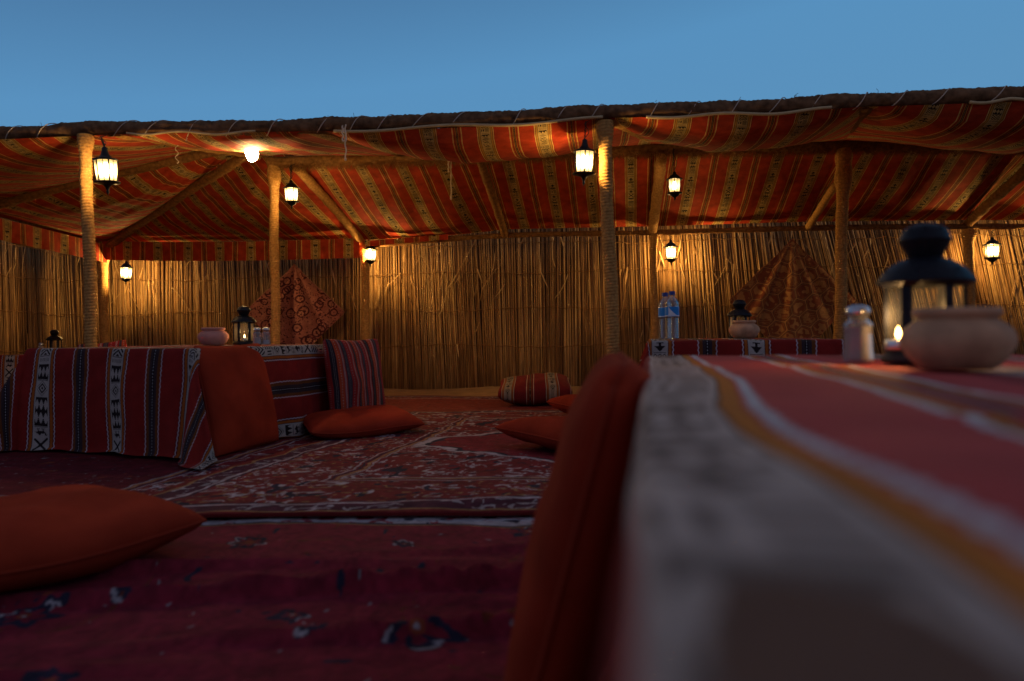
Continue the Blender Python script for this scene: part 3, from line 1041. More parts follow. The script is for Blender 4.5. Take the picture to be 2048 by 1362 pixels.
panel(V(440, 286, 5.95), V(490, 292, 5.95), E_205 + T, E_L0 + T * 1.6, .13, (.45, 1), seed=7, fwd=.5, edge_sag=.02)
panel(mbm(575), mbm(965), E_1010 + T, E_730 + T, .09, (.24, 1), seed=8, fwd=.62, dip=(0, .02))
panel(mbm(965), mbm(1318), E_1308 + T, E_1010 + T, .05, (.16, 1), seed=9, fwd=.6, dip=(0, .0))
panel(mbm(1318), mbm(1690), E_1620 + T, E_1308 + T, .08, (.10, 1), seed=10, fwd=.6, u0=.12)
panel(mbm(1690), mbm(2080), E_1930 + T, E_1620 + T, .08, (.04, 1), seed=11, fwd=.6, u0=.05)
panel(mbm(2080), mbm(2440), E_2300 + T, E_1930 + T, .08, (.02, 1), seed=12, fwd=.6)

def valance(p0, p1, drop, label=None, slack=.03, seed=0):
    mb = MB(); mb.uv = []
    n, m = 60, 6
    L = (p1 - p0).length
    d = (p1 - p0).normalized(); nr = Vector((d.y, -d.x, 0))
    for j in range(m + 1):
        for i in range(n + 1):
            s, t = i / n, j / m
            p = p0.lerp(p1, s) + Vector((0, 0, -drop * t - slack * math.sin(PI * s))) + nr * (.06 + .008 * math.sin(s * 34 + seed) * t)
            mb.v.append(tuple(p - SHO)); mb.uv.append((s * L, t * drop + seed * .3))
    W = n + 1
    mb.f = [(j * W + i, j * W + i + 1, (j + 1) * W + i + 1, (j + 1) * W + i) for j in range(m) for i in range(n)]
    o = mb.build('valance', M_CANOPY, SH)
    return o
valance(V(206, 484, 7.55), V(725, 478, 7.12), .185, slack=.02, seed=2)
valance(V(-62, 424, 5.95), V(206, 490, 7.5), .18, slack=.0, seed=3)
valance(V(735, 484, 7.1), V(900, 470, 7.05), .05, slack=.0, seed=4)

# pale battens under the front beam, cords lashing cloth to the beam
def batten(px0, px1, off=19, r=.0085):
    pts = []
    k = 14
    for i in range(k + 1):
        px = px0 + (px1 - px0) * i / k
        pts.append(fb(px, off + 3 * math.sin(i * .8), -.052) - SHO)
    MB().tube(smooth_path(pts, 3), r, 10).build('batten', M_BATTEN, SH)
batten(675, 1205, 17); batten(1290, 1655, 17); batten(268, 520, 14, .006); batten(1930, 2120, 17)

def cord(px, parent=front_beam, span=26, tail=0, name='tie_cord', r=.0028):
    k = min(range(len(FBP)), key=lambda i: abs(1024 + FBP[i].x / FBP[i].y * 1500 - px))
    pts = []
    d = (FBP[k + 1] - FBP[k]).normalized()
    L = span / 1500 * FBP[k].y
    for i in range(15):
        f = i / 14
        a = R(120 - 235 * f)
        pts.append(FBP[k] - d * L * (f - .3) + Vector((0, -math.cos(a) * .0455, math.sin(a) * .0455)) - SHO)
    if tail:
        e = pts[-1]
        pts += [e + Vector((.004, -.01, -.02)), e + Vector((.0, -.012, -tail))]
    MB().tube(pts, r, 6).build(name, M_CORD, parent)
rg = random.Random(9)
for px in (42, 112, 268, 328, 400, 478, 566, 662, 722, 778, 852, 932, 1044, 1140, 1208, 1312, 1392, 1474, 1560, 1638, 1728, 1812, 1890, 2008, -60, -160, 2090):
    cord(px + rg.uniform(-6, 6), span=rg.uniform(36, 66), tail=rg.choice((0, 0, 0, .03)))

def dangling(px, y0, y1, z, r=.0045, seed=0, w=.0018, label=None):
    """a knotted twine hanging loose from the cloth"""
    rg = random.Random(seed)
    a, b = V(px, y0, z), V(px, y1, z)
    n = 24
    pts = [a.lerp(b, i / n) + Vector((w * math.sin(i * .7 + seed), 0, 0)) - SHO for i in range(n + 1)]
    knots = [.2, .42, .97]
    def rad(i, an, l):
        f = i / n
        return r * (1 + sum(1.1 * math.exp(-((f - k) / .03) ** 2) for k in knots))
    MB().tube(pts, rad, 7).build('hanging_twine', M_CORD, SH)
dangling(905, 318, 400, 5.5, .0048, 1)
dangling(900, 318, 345, 5.49, .0048, 4)
dangling(695, 250, 322, 4.28, .0042, 2, .003)
dangling(690, 252, 284, 4.27, .0042, 3, .004)
dangling(358, 282, 328, 4.6, .0014, 5, .01)

# ------------------------------------------------------------------ hanging lanterns
def point_light(parent, loc, power, radius=.03):
    ld = bpy.data.lights.new('lamp_light', 'POINT')
    ld.energy = power; ld.color = LAMP_COL; ld.shadow_soft_size = radius
    o = bpy.data.objects.new('lamp_light', ld)
    COL.objects.link(o); o.parent = parent; o.location = loc
    return o

def hex_ring(r, h, n=6, ph=0):
    return [(r * math.cos(2 * PI * k / n + ph), r * math.sin(2 * PI * k / n + ph), h) for k in range(n)]

def hanging_lantern(pos, top, scale, power, label, rz=0, tall=1.0, k=1.0, pane=None):
    """origin at the centre of the glass; hangs on a hook chain from 'top'"""
    root = empty('hanging_lantern', pos, rz)
    K = k
    tl = random.Random(int(pos[0] * 1000)); root.rotation_euler = (tl.uniform(-.05, .05), tl.uniform(-.06, .06), rz)
    S = scale
    gh = .05 * S * tall; gr = .052 * S
    n = 6
    # glass panes
    for k in range(n):
        a0, a1 = 2 * PI * k / n, 2 * PI * (k + 1) / n
        mb = MB()
        q = .90
        p = []
        for a, h in ((a0, -gh), (a1, -gh), (a1, gh), (a0, gh)):
            rr = gr * (.86 if h < 0 else 1)
            p.append((rr * math.cos(a) * .97, rr * math.sin(a) * .97, h))
        mb.add(p, [(0, 1, 2, 3)])
        mb.build('glass_pane', pane or M_PANE, root, smooth=False)
        fr = MB()
        fr.tube([(gr * .86 * math.cos(a0), gr * .86 * math.sin(a0), -gh), (gr * math.cos(a0), gr * math.sin(a0), gh)], .0034 * S, 6)
        am = (a0 + a1) / 2; ap = math.cos(PI / n)
        fr.tube([(gr * .86 * ap * math.cos(am), gr * .86 * ap * math.sin(am), -gh), (gr * ap * math.cos(am), gr * ap * math.sin(am), gh)], .0014 * S, 4)
        fr.build('frame_bar', M_IRON, root)
    # roof with flared, upturned rim; bottom bowl with finial
    rf = MB().lathe([(gr * 1.02, gh - .002), (gr * (1 + .28 * K), gh + .002 * S), (gr * (1 + .26 * K), gh + .006 * S), (gr * .90, gh + .010 * S), (gr * (.5 + .25 * K), gh + (.012 + .014 * K) * S), (gr * .36, gh + (.024 + .018 * K) * S),
                     (gr * .24, gh + .050 * S), (gr * .26, gh + .058 * S), (gr * .12, gh + .064 * S), (.001, gh + .070 * S)], n * 2)
    roof = rf.build('roof', M_IRON, root)
    bt = MB().lathe([(gr * .84, -gh), (gr * 1.12, -gh - .002 * S), (gr * 1.10, -gh - .008 * S), (gr * .70, -gh - .010 * S), (gr * (.30 + .3 * K), -gh - (.014 + .010 * K) * S), (gr * .20, -gh - (.024 + .012 * K) * S),
                     (gr * .10, -gh - .042 * S), (gr * .16, -gh - .048 * S), (gr * .05, -gh - .058 * S), (.0005, -gh - .070 * S)], n * 2)
    bt.build('base', M_IRON, root)
    bl = MB().lathe([(.001, -.028 * S), (.014 * S, -.018 * S), (.018 * S, 0), (.013 * S, .016 * S), (.008 * S, .024 * S), (.008 * S, .036 * S), (.001, .037 * S)], 16)
    bl.build('bulb', M_BULB, root)
    # chain up to the beam
    ch = MB()
    inv = Matrix.Rotation(-rz, 4, 'Z')
    e = inv @ (Vector(top) - Vector(pos))
    st = Vector((0, 0, gh + .068 * S))
    L = (e - st).length
    m = max(2, int(L / .016))
    for k in range(m):
        c = st.lerp(e, (k + .5) / m)
        pts = []
        for j in range(9):
            a = 2 * PI * j / 8
            v = Vector((.005 * math.cos(a), 0, .0105 * math.sin(a))) if k % 2 else Vector((0, .005 * math.cos(a), .0105 * math.sin(a)))
            pts.append(c + v)
        ch.tube(pts, .0016, 5, cap=False)
    ch.build('chain', M_IRON, root)
    cb = MB().tube(smooth_path([st, st.lerp(e, .4) + Vector((.018, -.01, 0)), st.lerp(e, .8) + Vector((-.012, -.01, 0)), e + Vector((.03, 0, .01))], 6), .0022, 6)
    cb.build('cable', M_FLEX, root)
    tag(root, label, 'lantern', 'lit lanterns hanging from the shelter')
    point_light(root, (0, 0, 0), power, .022 * S)
    return root

hanging_lantern(V(217, 343, 4.26), V(212, 276, 4.36), 1.22, FRONT_W, 'large lit lantern hanging beside the leftmost rope-wrapped front post', .2, .95, 0.25)
hanging_lantern(V(1171, 326, 4.22), V(1172, 244, 4.26), 1.15, FRONT_W, 'brightest lit lantern hanging left of the tall centre front post', .5, 1.0, 0.25)
hanging_lantern(V(586, 390, 5.82), V(588, 332, 5.95), .98, MID_W, 'lit lantern beside the dark post behind the left table', .1)
hanging_lantern(V(1351, 373, 5.72), V(1350, 296, 5.8), .98, MID_W * .45, 'dimmer amber lantern hanging under the ridge beam, above the fence lantern right of centre', .3, pane=M_PANE_DIM)
hanging_lantern(V(254, 546, 7.60), V(254, 516, 7.60), 1.05, REAR_W, 'lit lantern against the reed fence behind the leftmost post', .4)
hanging_lantern(V(743, 510, 7.12), V(738, 480, 7.12), 1.0, REAR_W, 'lit lantern on the rear post at the end of the cloth valance', .0)
hanging_lantern(V(1343, 506, 6.95), V(1340, 468, 6.95), 1.05, REAR_W, 'lit lantern against the fence straight above the water bottles', .3)
hanging_lantern(V(1985, 503, 6.68), V(1984, 462, 6.66), 1.12, REAR_W, 'lit lantern against the splayed reeds at the far right edge', .15)

def bare_bulb():
    p = V(508, 297, 4.72)
    root = empty('bare_light_bulb', p)
    MB().lathe([(.001, -.088), (.023, -.076), (.037, -.052), (.040, -.032), (.032, -.008), (.019, .012), (.014, .02)], 24).build('glass_bulb', M_BULB, root)
    MB().lathe([(.014, .018), (.019, .022), (.019, .055), (.010, .062), (.003, .064)], 16, close=True).build('socket', M_IRON, root)
    e = V(514, 272, 4.80) - p
    MB().tube(smooth_path([(0, 0, .06), (.005, .01, .07), (.01, .05, .075), tuple(e)], 6), .003, 6).build('cable', M_FLEX, root)
    point_light(root, (0, 0, -.035), BULB_W, .035)
    tag(root, 'bare glowing bulb high under the cloth near the head of the left middle post', 'light bulb')
bare_bulb()

# ------------------------------------------------------------------ low tables with draped cloths
def table_and_cloth(O, ea, eb, W, D, ht, over, uoff, tlabel, clabel, flare=.07, seed=0, step=.02, voff=0.0, ripk=1.0, mcl=None, crease=False):
    O = Vector((*O, 0)); ea = Vector((*ea, 0)).normalized(); eb = Vector((*eb, 0)).normalized()
    c = O + ea * W / 2 + eb * D / 2
    t = empty('low_table', c)
    def slab(a0, a1, b0, b1, z0, z1, name):
        mb = MB()
        vs = [O + ea * a + eb * b + Vector((0, 0, z)) - c for a in (a0, a1) for b in (b0, b1) for z in (z0, z1)]
        mb.add(vs, [(0, 1, 3, 2), (4, 6, 7, 5), (0, 4, 5, 1), (2, 3, 7, 6), (0, 2, 6, 4), (1, 5, 7, 3)])
        mb.build(name, M_WOOD, t, smooth=False)
    slab(.006, W - .006, .006, D - .006, ht - .03, ht - .004, 'tabletop')
    for a in (.05, W - .1):
        for b in (.05, D - .1):
            slab(a, a + .05, b, b + .05, 0, ht - .03, 'leg')
    tag(t, tlabel, 'table')
    rg = random.Random(seed); ph = [rg.random() * 6 for _ in range(8)]
    na, nb = int((W + 2 * over) / step), int((D + 2 * over) / step)
    # sample positions, with extra rows right at the edges
    def samp(Ln, n):
        xs = [-over + (Ln + 2 * over) * i / n for i in range(n + 1)]
        xs += [-.012, -.004, 0, .004, Ln - .004, Ln, Ln + .004, Ln + .012]
        return sorted(set(round(x, 5) for x in xs))
    A, B = samp(W, na), samp(D, nb)
    mb = MB(); mb.uv = []
    for b in B:
        for a in A:
            ca, cb = min(max(a, 0), W), min(max(b, 0), D)
            xa, xb = a - ca, b - cb
            r = math.hypot(xa, xb)
            p = O + ea * ca + eb * cb
            rip = ripk * (.0012 * math.sin(a * 31 + b * 9 + ph[0]) + .0012 * math.sin(b * 23 - a * 5 + ph[1]) - .0024)
            if crease:   # fold lines left from storage, across and along the cloth
                for c0, sl, am, wd in ((.60, .05, .0048, .016), (.86, -.08, .004, .02), (1.25, .04, .003, .02), (.42, -.1, .0025, .02)):
                    rip += am * math.exp(-((b - c0 - sl * a) / wd) ** 2) * (.6 + .4 * math.sin(a * 13 + c0 * 9))
                rip += .003 * math.exp(-((a - .52 - .02 * b) / .015) ** 2)
            if r < 1e-6:
                # the woven cloth does not lie quite flat
                p.z = ht + rip * .7
            else:
                th = math.atan2(abs(xb), abs(xa))
                dirv = (ea * xa + eb * xb).normalized()
                s = ca + cb * 1.3
                fk = min(1, flare / .06)
                fl = flare + fk * (.045 * math.sin(s * 8 + ph[2] + .6 * math.sin(s * 3.1)) + .02 * math.sin(s * 23 + ph[3]))
                corner = math.sin(2 * th) if (abs(xa) > 1e-6 and abs(xb) > 1e-6) else 0
                fl = fl + corner * .28 * (1 + .2 * math.sin(th * 9 + ph[4]))
                fl = max(fl, .012)
                e0 = .012
                out = r * fl + e0 * (1 - math.exp(-r / e0))
                out += min(1, r / .12) * (.016 * N3(s * 5, r * 3, seed) + .007 * N3(s * 16, r * 6, seed + 3)) * fk
                drop = math.sqrt(max(r * r - (r * fl) ** 2, 0)) - e0 * .5 * (1 - math.exp(-r / e0))
                mx = ht - .034 - .004 * math.sin(s * 20)
                if drop > mx:
                    out += (drop - mx) * .8; drop = mx + .0
                p = p + dirv * out
                p.z = ht + rip * .3 - max(drop, 0)
            mb.v.append(tuple(p - c)); mb.uv.append((a - uoff + (.030 * math.exp(-((b - .60) / .24) ** 2) * math.exp(-max(a, 0) / .5) if crease else 0), b + voff))
    n = len(A)
    mb.f = [(j * n + i, j * n + i + 1, (j + 1) * n + i + 1, (j + 1) * n + i) for j in range(len(B) - 1) for i in range(n - 1)]
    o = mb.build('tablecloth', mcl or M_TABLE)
    o.location = c
    tag(o, clabel, 'tablecloth', 'striped cloths on the low tables')
    return c

HT_N, HT_L, HT_M = .484, .487, .501
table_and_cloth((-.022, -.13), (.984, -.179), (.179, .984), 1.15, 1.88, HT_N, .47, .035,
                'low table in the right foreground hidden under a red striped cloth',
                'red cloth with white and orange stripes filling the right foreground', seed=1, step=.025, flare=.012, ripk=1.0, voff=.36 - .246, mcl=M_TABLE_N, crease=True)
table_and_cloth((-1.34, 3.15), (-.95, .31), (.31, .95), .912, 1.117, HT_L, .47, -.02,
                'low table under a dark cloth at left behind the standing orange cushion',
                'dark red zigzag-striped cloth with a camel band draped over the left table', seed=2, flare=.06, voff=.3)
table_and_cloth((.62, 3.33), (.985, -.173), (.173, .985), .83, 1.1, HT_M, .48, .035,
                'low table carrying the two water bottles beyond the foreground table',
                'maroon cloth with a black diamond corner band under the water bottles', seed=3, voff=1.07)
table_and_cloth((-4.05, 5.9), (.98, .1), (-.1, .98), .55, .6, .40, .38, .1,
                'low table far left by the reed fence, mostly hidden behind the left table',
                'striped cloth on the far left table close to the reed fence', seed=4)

# ------------------------------------------------------------------ small table things
def clay_pot(x, y, z, s, m, label):
    root = empty('clay_pot', (x, y, z))
    prof = [(.001, .002), (.046, .0), (.055, .006), (.068, .022), (.0765, .042), (.0775, .055), (.073, .070), (.063, .081), (.055, .0865), (.052, .090), (.0575, .0935), (.0600, .099), (.0595, .105), (.056, .1085),
            (.051, .106), (.049, .098), (.050, .088), (.060, .078), (.068, .055), (.060, .03), (.040, .014), (.001, .012)]
    MB().lathe([(r * s, h * s * .85) for r, h in prof], 48).build('pot_body', m, root)
    o = tag(root, label, 'pot', 'squat clay pots on the tables')
    return o
clay_pot(.566, .955, HT_N + .001, .84, M_CLAY, 'large pale clay pot on the near table in front of the big lantern')
clay_pot(-1.565, 3.93, HT_L + .001, 1.0, M_CLAYP, 'pinkish clay pot on the left table, left of its lantern')
clay_pot(1.195, 3.86, HT_M + .001, 1.0, M_CLAY, 'small pale clay pot hiding the lower half of the lantern by the bottles')

def table_lantern(x, y, z, rz, label, m=M_BLUEIRON, s=1.0, lit=True):
    root = empty('table_lantern', (x, y, z), rz)
    MB().lathe([(.001, 0), (.056, 0), (.060, .003), (.060, .009), (.054, .014), (.053, .020), (.001, .021)], 36).build('base', m, root)
    n = 6; rr = .052
    for k in range(n):
        a = 2 * PI * (k + .25) / n
        c, sn = math.cos(a), math.sin(a)
        t = Vector((-sn, c, 0)); o = Vector((c, sn, 0))
        mb = MB()
        vs = []
        for zz in (.020, .120):
            for u, w in ((-.0065, -.003), (.0065, -.003), (.0065, .003), (-.0065, .003)):
                p = o * (rr + w) + t * u
                vs.append((p.x, p.y, zz))
        mb.add(vs, [(0, 1, 5, 4), (1, 2, 6, 5), (2, 3, 7, 6), (3, 0, 4, 7)])
        mb.build('upright', m, root, smooth=False)
        a2 = 2 * PI * (k + 1.25) / n
        g = MB()
        g.add([(rr * .95 * c, rr * .95 * sn, .021), (rr * .95 * math.cos(a2), rr * .95 * math.sin(a2), .021), (rr * .95 * math.cos(a2), rr * .95 * math.sin(a2), .119), (rr * .95 * c, rr * .95 * sn, .119)], [(0, 1, 2, 3)])
        g.build('glass_pane', M_GLASS, root, smooth=False)
    MB().lathe([(.052, .114), (.057, .114), (.058, .119), (.0655, .1195), (.0665, .122), (.064, .1255), (.056, .137), (.045, .1475), (.033, .1535), (.026, .156), (.023, .158),
                (.020, .156), (.001, .150)], 44).build('roof', m, root)
    kn = MB().lathe([(.022, .1565), (.0245, .161), (.030, .172), (.0345, .181), (.0360, .1835), (.0355, .186), (.0335, .188), (.031, .196), (.0245, .203), (.013, .2075), (.001, .2085)], 36).build('chimney_cap', m, root)
    for k in range(8):
        a = 2 * PI * k / 8
        MB().lathe([(.0028, 0), (.0028, .0016), (.001, .002)], 8, (.0285 * math.cos(a), .0285 * math.sin(a), .1985)).build('vent_knob', m, kn)
    for k in range(6):
        a = 2 * PI * (k + .5) / 6
        MB().lathe([(.0022, 0), (.0018, .002), (.0005, .003)], 8, (.056 * math.cos(a), .056 * math.sin(a), .1375)).build('rivet', m, root)
    tag(root, label, 'lantern', 'round-topped metal candle lanterns on the tables')
    root.scale = (s, s, s)
    return root

def tealight(x, y, z, label, power=CANDLE_W):
    root = empty('tealight_candle', (x, y, z))
    MB().lathe([(.001, 0), (.0185, 0), (.019, .001), (.019, .014), (.0185, .0145), (.018, .013), (.001, .0125)], 24).build('cup', M_STEEL, root)
    MB().lathe([(.0178, .0128), (.001, .0132)], 20).build('wax', M_WAX, root)
    MB().lathe([(.0008, .012), (.0008, .019)], 6).build('wick', M_IRON, root)
    MB().lathe([(.001, .0165), (.0030, .0195), (.0037, .023), (.0029, .028), (.0012, .032), (.0003, .0345)], 12).build('flame', M_FLAME, root)
    ld = bpy.data.lights.new('candle_light', 'POINT'); ld.energy = power; ld.color = (1, .55, .2); ld.shadow_soft_size = .006
    o = bpy.data.objects.new('candle_light', ld); COL.objects.link(o); o.parent = root; o.location = (0, 0, .05)
    tag(root, label, 'candle', 'burning tealights inside the table lanterns')

table_lantern(.617, 1.12, HT_N + .001, .35, 'big dark candle lantern on the near table behind the pale clay pot')
tealight(.577, 1.12, HT_N + .0225, 'burning tealight inside the big near lantern', .8)
table_lantern(-1.436, 4.02, HT_L + .001, .1, 'lit dark lantern standing on the left table between pot and shakers', M_IRON)
tealight(-1.43, 4.01, HT_L + .0225, 'burning tealight inside the lantern on the left table')
table_lantern(1.232, 4.06, HT_M + .001, .6, 'dark lantern half hidden by a clay pot, right of the water bottles', M_BLUEIRON)
tealight(1.205, 4.05, HT_M + .0225, 'burning tealight in the lantern right of the water bottles', CANDLE_W * .5)
table_lantern(-3.77, 6.18, .402, .2, 'small dark unlit lantern seen over the left edge of the left table', M_IRON, .95)

def shaker(x, y, z, m_fill, fill, label):
    root = empty('spice_shaker', (x, y, z))
    MB().lathe([(.001, .001), (.0235, 0), (.0245, .004), (.0225, .02), (.0215, .045), (.0225, .058), (.0225, .061), (.018, .065), (.0150, .068), (.0155, .076)], 10).build('glass_body', M_SHAKE, root, smooth=False)
    MB().lathe([(.001, .003), (.0215, .003), (.0222, .005), (.0195, .045 * fill + .0), (.0195, .056 * fill), (.001, .057 * fill)], 10).build('contents', m_fill, root, smooth=False)
    MB().lathe([(.0155, .0755), (.0180, .0755), (.0192, .079), (.0192, .083), (.0165, .0885), (.009, .0915), (.001, .092)], 24).build('cap', M_STEEL, root)
    tag(root, label, 'shaker', 'glass salt and pepper shakers')
shaker(.565, 1.225, HT_N + .001, M_SALT, 1.0, 'blurred glass salt shaker on the near table left of the big lantern')
shaker(-1.335, 3.93, HT_L + .001, M_PEPPER, .7, 'glass pepper shaker beside the left table lantern')
shaker(-1.295, 3.95, HT_L + .001, M_SALT, .45, 'glass salt shaker at the right of the pair on the left table')
shaker(-3.80, 6.05, .402, M_SALT, 1.0, 'white salt shaker beside the small lantern at the far left')

def bottle(x, y, z, rz, label):
    root = empty('water_bottle', (x, y, z), rz)
    prof = [(.001, .006), (.018, .002), (.026, 0), (.030, .003), (.0318, .008)]
    h = .010
    while h < .102:
        prof += [(.0318, h), (.0298, h + .004), (.0318, h + .008)]
        h += .0105
    prof += [(.0325, .104), (.0325, .152), (.0318, .156), (.0328, .162), (.0325, .168), (.029, .181), (.022, .192), (.0155, .199), (.0135, .202), (.0132, .207), (.0165, .2075), (.0165, .2095), (.0125, .2105), (.0125, .214)]
    MB().lathe(prof, 30).build('bottle_body', M_PET, root)
    wa = MB().lathe([(r * .94, hh) for r, hh in prof if .004 < hh < .182] + [(.001, .182)], 24)
    wa.build('water', M_WATER, root)
    lb = MB().lathe([(.0331, .108), (.0331, .152)], 30).build('label', M_BLUE, root)
    MB().lathe([(.0333, .1085), (.0333, .1125)], 30).build('label_stripe', M_WHITEL, lb)
    # white sweep printed on the label
    sw = MB(); vs = []
    for i in range(13):
        f = i / 12; a = -2.6 + 1.25 * f
        z0 = .1135; z1 = .1135 + .038 * (1 - f) ** 1.4
        for zz in (z0, z1): vs.append((.0334 * math.cos(a), .0334 * math.sin(a), zz))
    sw.add(vs, [(2 * i, 2 * i + 2, 2 * i + 3, 2 * i + 1) for i in range(12)])
    sw.build('label_sweep', M_WHITEL, lb)
    MB().lathe([(.0150, .208), (.0152, .2105), (.0152, .224), (.0135, .2255), (.001, .2257)], 24).build('cap', M_CAPB, root)
    tag(root, label, 'bottle', 'small plastic water bottles')
M_WATER = glass_mat('water', (.97, .98, 1.0), .3, .0)
bottle(.748, 3.50, HT_M + .001, .3, 'front plastic water bottle with blue label on the middle right table')
bottle(.742, 3.63, HT_M + .001, 1.2, 'second water bottle, half hidden behind the front one')

# ------------------------------------------------------------------ cushions
def cushion(center, size, T, mtx, m, label, uvrot=0, uvoff=(0, 0), sagk=0.0, piping=M_PIPING, seed=0, flat=False, n=40, rnd=.05, cat='cushion', floor=.03, group='loose cushions on the rugs', name='cushion', puff=.42, slump=0.0):
    """square cushion; mtx rotates its local frame (x, y in its plane, z its thickness)"""
    root = empty(name, center)
    rg = random.Random(seed); ph = [rg.random() * 6 for _ in range(6)]
    w, h = size[0] / 2, size[1] / 2
    M = mtx.to_3x3()
    top, bot = [], []
    mb = MB(); mb.uv = []
    cz = center[2]
    def shape(u, v, side):
        x = u * w * (1 - .07 * (1 - v * v)); y = v * h * (1 - .07 * (1 - u * u))
        q = 1 - rnd * (u * u * v * v) ** 3; x *= q; y *= q
        e = max(0.0, (1 - u * u)) * max(0.0, (1 - v * v))
        t = T / 2 * (e ** puff)
        # pinched corners throw short creases
        ang = math.atan2(v, u)
        rr = min(1, math.hypot(u, v) / 1.3)
        crease = .05 * math.sin(ang * 8 + ph[0]) * rr ** 2 * e ** .5 + .035 * math.sin(u * 6 + v * 4 + ph[1]) * e ** .5 + .03 * math.sin(v * 9 - u * 5 + ph[3]) * e
        t *= 1 + crease
        t += e ** .5 * (.010 * N3(x * 7 + seed, y * 7, side) + .006 * abs(N3(x * 16, y * 11 + seed, side * 2)) - .004 * abs(N3(x * 31 + y * 9, y * 12, seed + side)))
        z = side * t
        p = M @ Vector((x, y, z))
        p += M @ Vector((0, 0, .012 * math.sin(u * 2.5 + ph[2]) + slump * (v * v)))
        if cz + p.z < floor:
            p.z = floor - cz + .0006 * (1 + math.sin(u * 9))
        return p
    c_, s_ = math.cos(uvrot), math.sin(uvrot)
    for side in (1, -1):
        for j in range(n + 1):
            for i in range(n + 1):
                u, v = -math.cos(PI * i / n), -math.cos(PI * j / n)
                mb.v.append(tuple(shape(u, v, side)))
                a, b = u * w, v * h
                mb.uv.append((a * c_ - b * s_ + uvoff[0], a * s_ + b * c_ + uvoff[1]))
    W = n + 1; N = W * W
    for j in range(n):
        for i in range(n):
            mb.f.append((j * W + i, j * W + i + 1, (j + 1) * W + i + 1, (j + 1) * W + i))
            mb.f.append((N + j * W + i, N + (j + 1) * W + i, N + (j + 1) * W + i + 1, N + j * W + i + 1))
    body = mb.build('cover', m, root)
    if piping:
        pts = []
        K = 30
        for (u0, v0, u1, v1) in ((-1, -1, 1, -1), (1, -1, 1, 1), (1, 1, -1, 1), (-1, 1, -1, -1)):
            for k in range(K):
                f = k / K
                pts.append(shape(u0 + (u1 - u0) * f, v0 + (v1 - v0) * f, 0))
        pts.append(pts[0])
        MB().tube(pts, .0042, 7, cap=False).build('piping', piping, root)
    tag(root, label, cat, group)
    return root

def frame(xaxis, yaxis):
    """rotation whose local x, y, z columns follow the given directions"""
    x = Vector(xaxis).normalized(); y = Vector(yaxis).normalized()
    z = x.cross(y).normalized(); y = z.cross(x).normalized()
    return Matrix((x, y, z)).transposed()

# tall cushion leaning on the near table's left side
tn = Vector((.16, 1.0, 0)).normalized()
cushion((.090, 1.02, .266), (.44, .51), .135, frame(tn, (.27, 0, 1)), M_ORANGE, 'big blurred rust-orange cushion standing against the near table', seed=3, puff=.33, rnd=.16)
# foreground left, lying flat
cushion((-1.12, 1.72, .085), (.58, .58), .18, Matrix.Rotation(R(55), 3, 'Z'), M_ORANGE, 'rust-orange cushion lying flat at the lower left', seed=5, floor=.022)
# orange cushion leaning on the left table
ab = Vector((.20, .97, 0)).normalized()
cushion((-1.235, 3.40, .258), (.53, .50), .13, frame(ab, (-.20, .0, 1)), M_ORANGE, 'rust-orange cushion standing upright against the left table', seed=8)
# flat cushion by the left table
cushion((-.80, 3.88, .088), (.58, .54), .14, Matrix.Rotation(R(24), 3, 'Z') @ Matrix.Rotation(R(3), 3, 'X'), M_ORANGE, 'rust-orange cushion lying flat between the left table and the striped cushion', seed=11, floor=.035)
# striped standing cushion
cushion((-.87, 4.15, .275), (.46, .50), .14, frame(Vector((.50, .86, 0)), (-.12, .05, 1)), M_CHAIN, 'upright cushion with narrow red, black and white stripes', seed=12, piping=None, uvoff=(.25, .25), group='patterned cushions')
# cushion behind the standing near one
cushion((.27, 3.28, .10), (.52, .52), .15, Matrix.Rotation(R(38), 3, 'Z') @ Matrix.Rotation(R(2), 3, 'X'), M_ORANGE, 'rust-orange floor cushion whose corner shows left of the big blurred cushion', seed=14, floor=.035)
cushion((.49, 4.42, .11), (.46, .46), .15, Matrix.Rotation(R(20), 3, 'Z'), M_ORANGE, 'rust-orange cushion mostly hidden, beyond the corner cushion in the centre', seed=15, floor=.035)
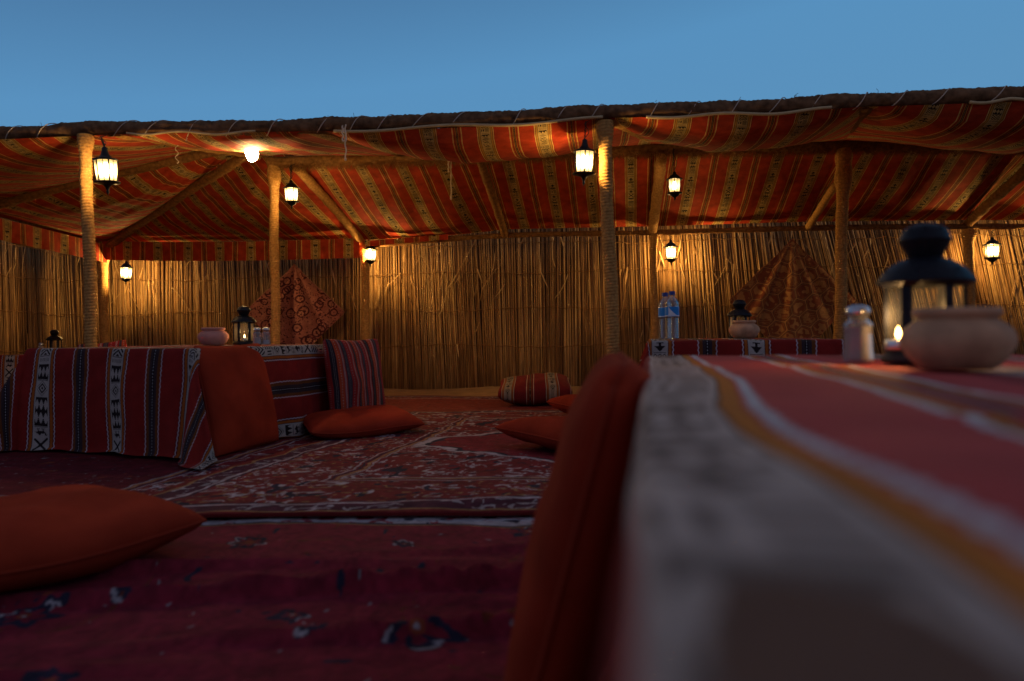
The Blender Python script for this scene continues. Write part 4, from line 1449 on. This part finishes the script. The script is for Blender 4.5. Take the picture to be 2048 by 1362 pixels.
# striped bolster
cushion((.17, 5.62, .125), (.56, .50), .21, frame((1, -.03, 0), (0, 1, .12)), M_CUSHW, 'thick striped red cushion lying on the rug in front of the fence', seed=17, piping=None, floor=.012, uvoff=(.20, .1), group='patterned cushions', puff=.34)
# patterned cushion behind left table
cushion((-2.64, 4.86, .285), (.30, .46), .13, frame((.97, .2, .12), (-.12, .12, 1)), M_CHAIN, 'patterned red cushion whose top just shows over the left table', seed=19, piping=None, uvoff=(.1, .1), group='patterned cushions')

# ------------------------------------------------------------------ cloths pinned on the fence
def hung_cloth(apex, L, m, label, seed, skew=0.0, lay=.0):
    root = empty('wall_hanging', apex)
    mb = MB(); mb.uv = []
    n = 56
    rg = random.Random(seed); ph = rg.random() * 5
    for j in range(n + 1):
        for i in range(n + 1):
            p, q = i / n, j / n
            a = (p - q) * L * .7071; b = (p + q) * L * .7071
            g = .80 + .20 * min(1, b / .3)
            x = a * g + skew * b
            # folds radiate from the pinned corner
            th = math.atan2(a, b + .02)
            y = -.03 - .013 * (math.sin(th * 17 + ph) + .5 * math.sin(th * 33 + ph)) * min(1, b * 2.4) - .03 * math.exp(-(th / .10) ** 2) * min(1, b * 3)
            z = -b * .97
            mb.v.append((x, y, z)); mb.uv.append((p * L, q * L))
    W = n + 1
    mb.f = [(j * W + i, j * W + i + 1, (j + 1) * W + i + 1, (j + 1) * W + i) for j in range(n) for i in range(n)]
    mb.build('cloth', m, root)
    MB().tube([(0, .03, .004), (0, -.05, .006)], .003, 6).build('pin', M_IRON, root)
    pts = [Vector((x, y - .001, z)) for x, y, z in (mb.v[i] for i in range(W))]
    pts2 = [Vector((x, y - .001, z)) for x, y, z in (mb.v[i * W] for i in range(W))]
    MB().tube(pts, .003, 5).build('hem', m, root)
    MB().tube(pts2, .003, 5).build('hem', m, root)
    tag(root, label, 'wall hanging')
a1 = V(592, 528, 7.40)
hung_cloth(a1, .70, M_FLOR, 'pinkish floral cloth pinned by one corner on the fence behind the left table', 3)
a2 = V(1583, 478, 7.02)
hung_cloth(a2, .84, M_HEX, 'brown hexagon-patterned cloth pinned by one corner on the fence at right', 5)

bpy.context.view_layer.update()
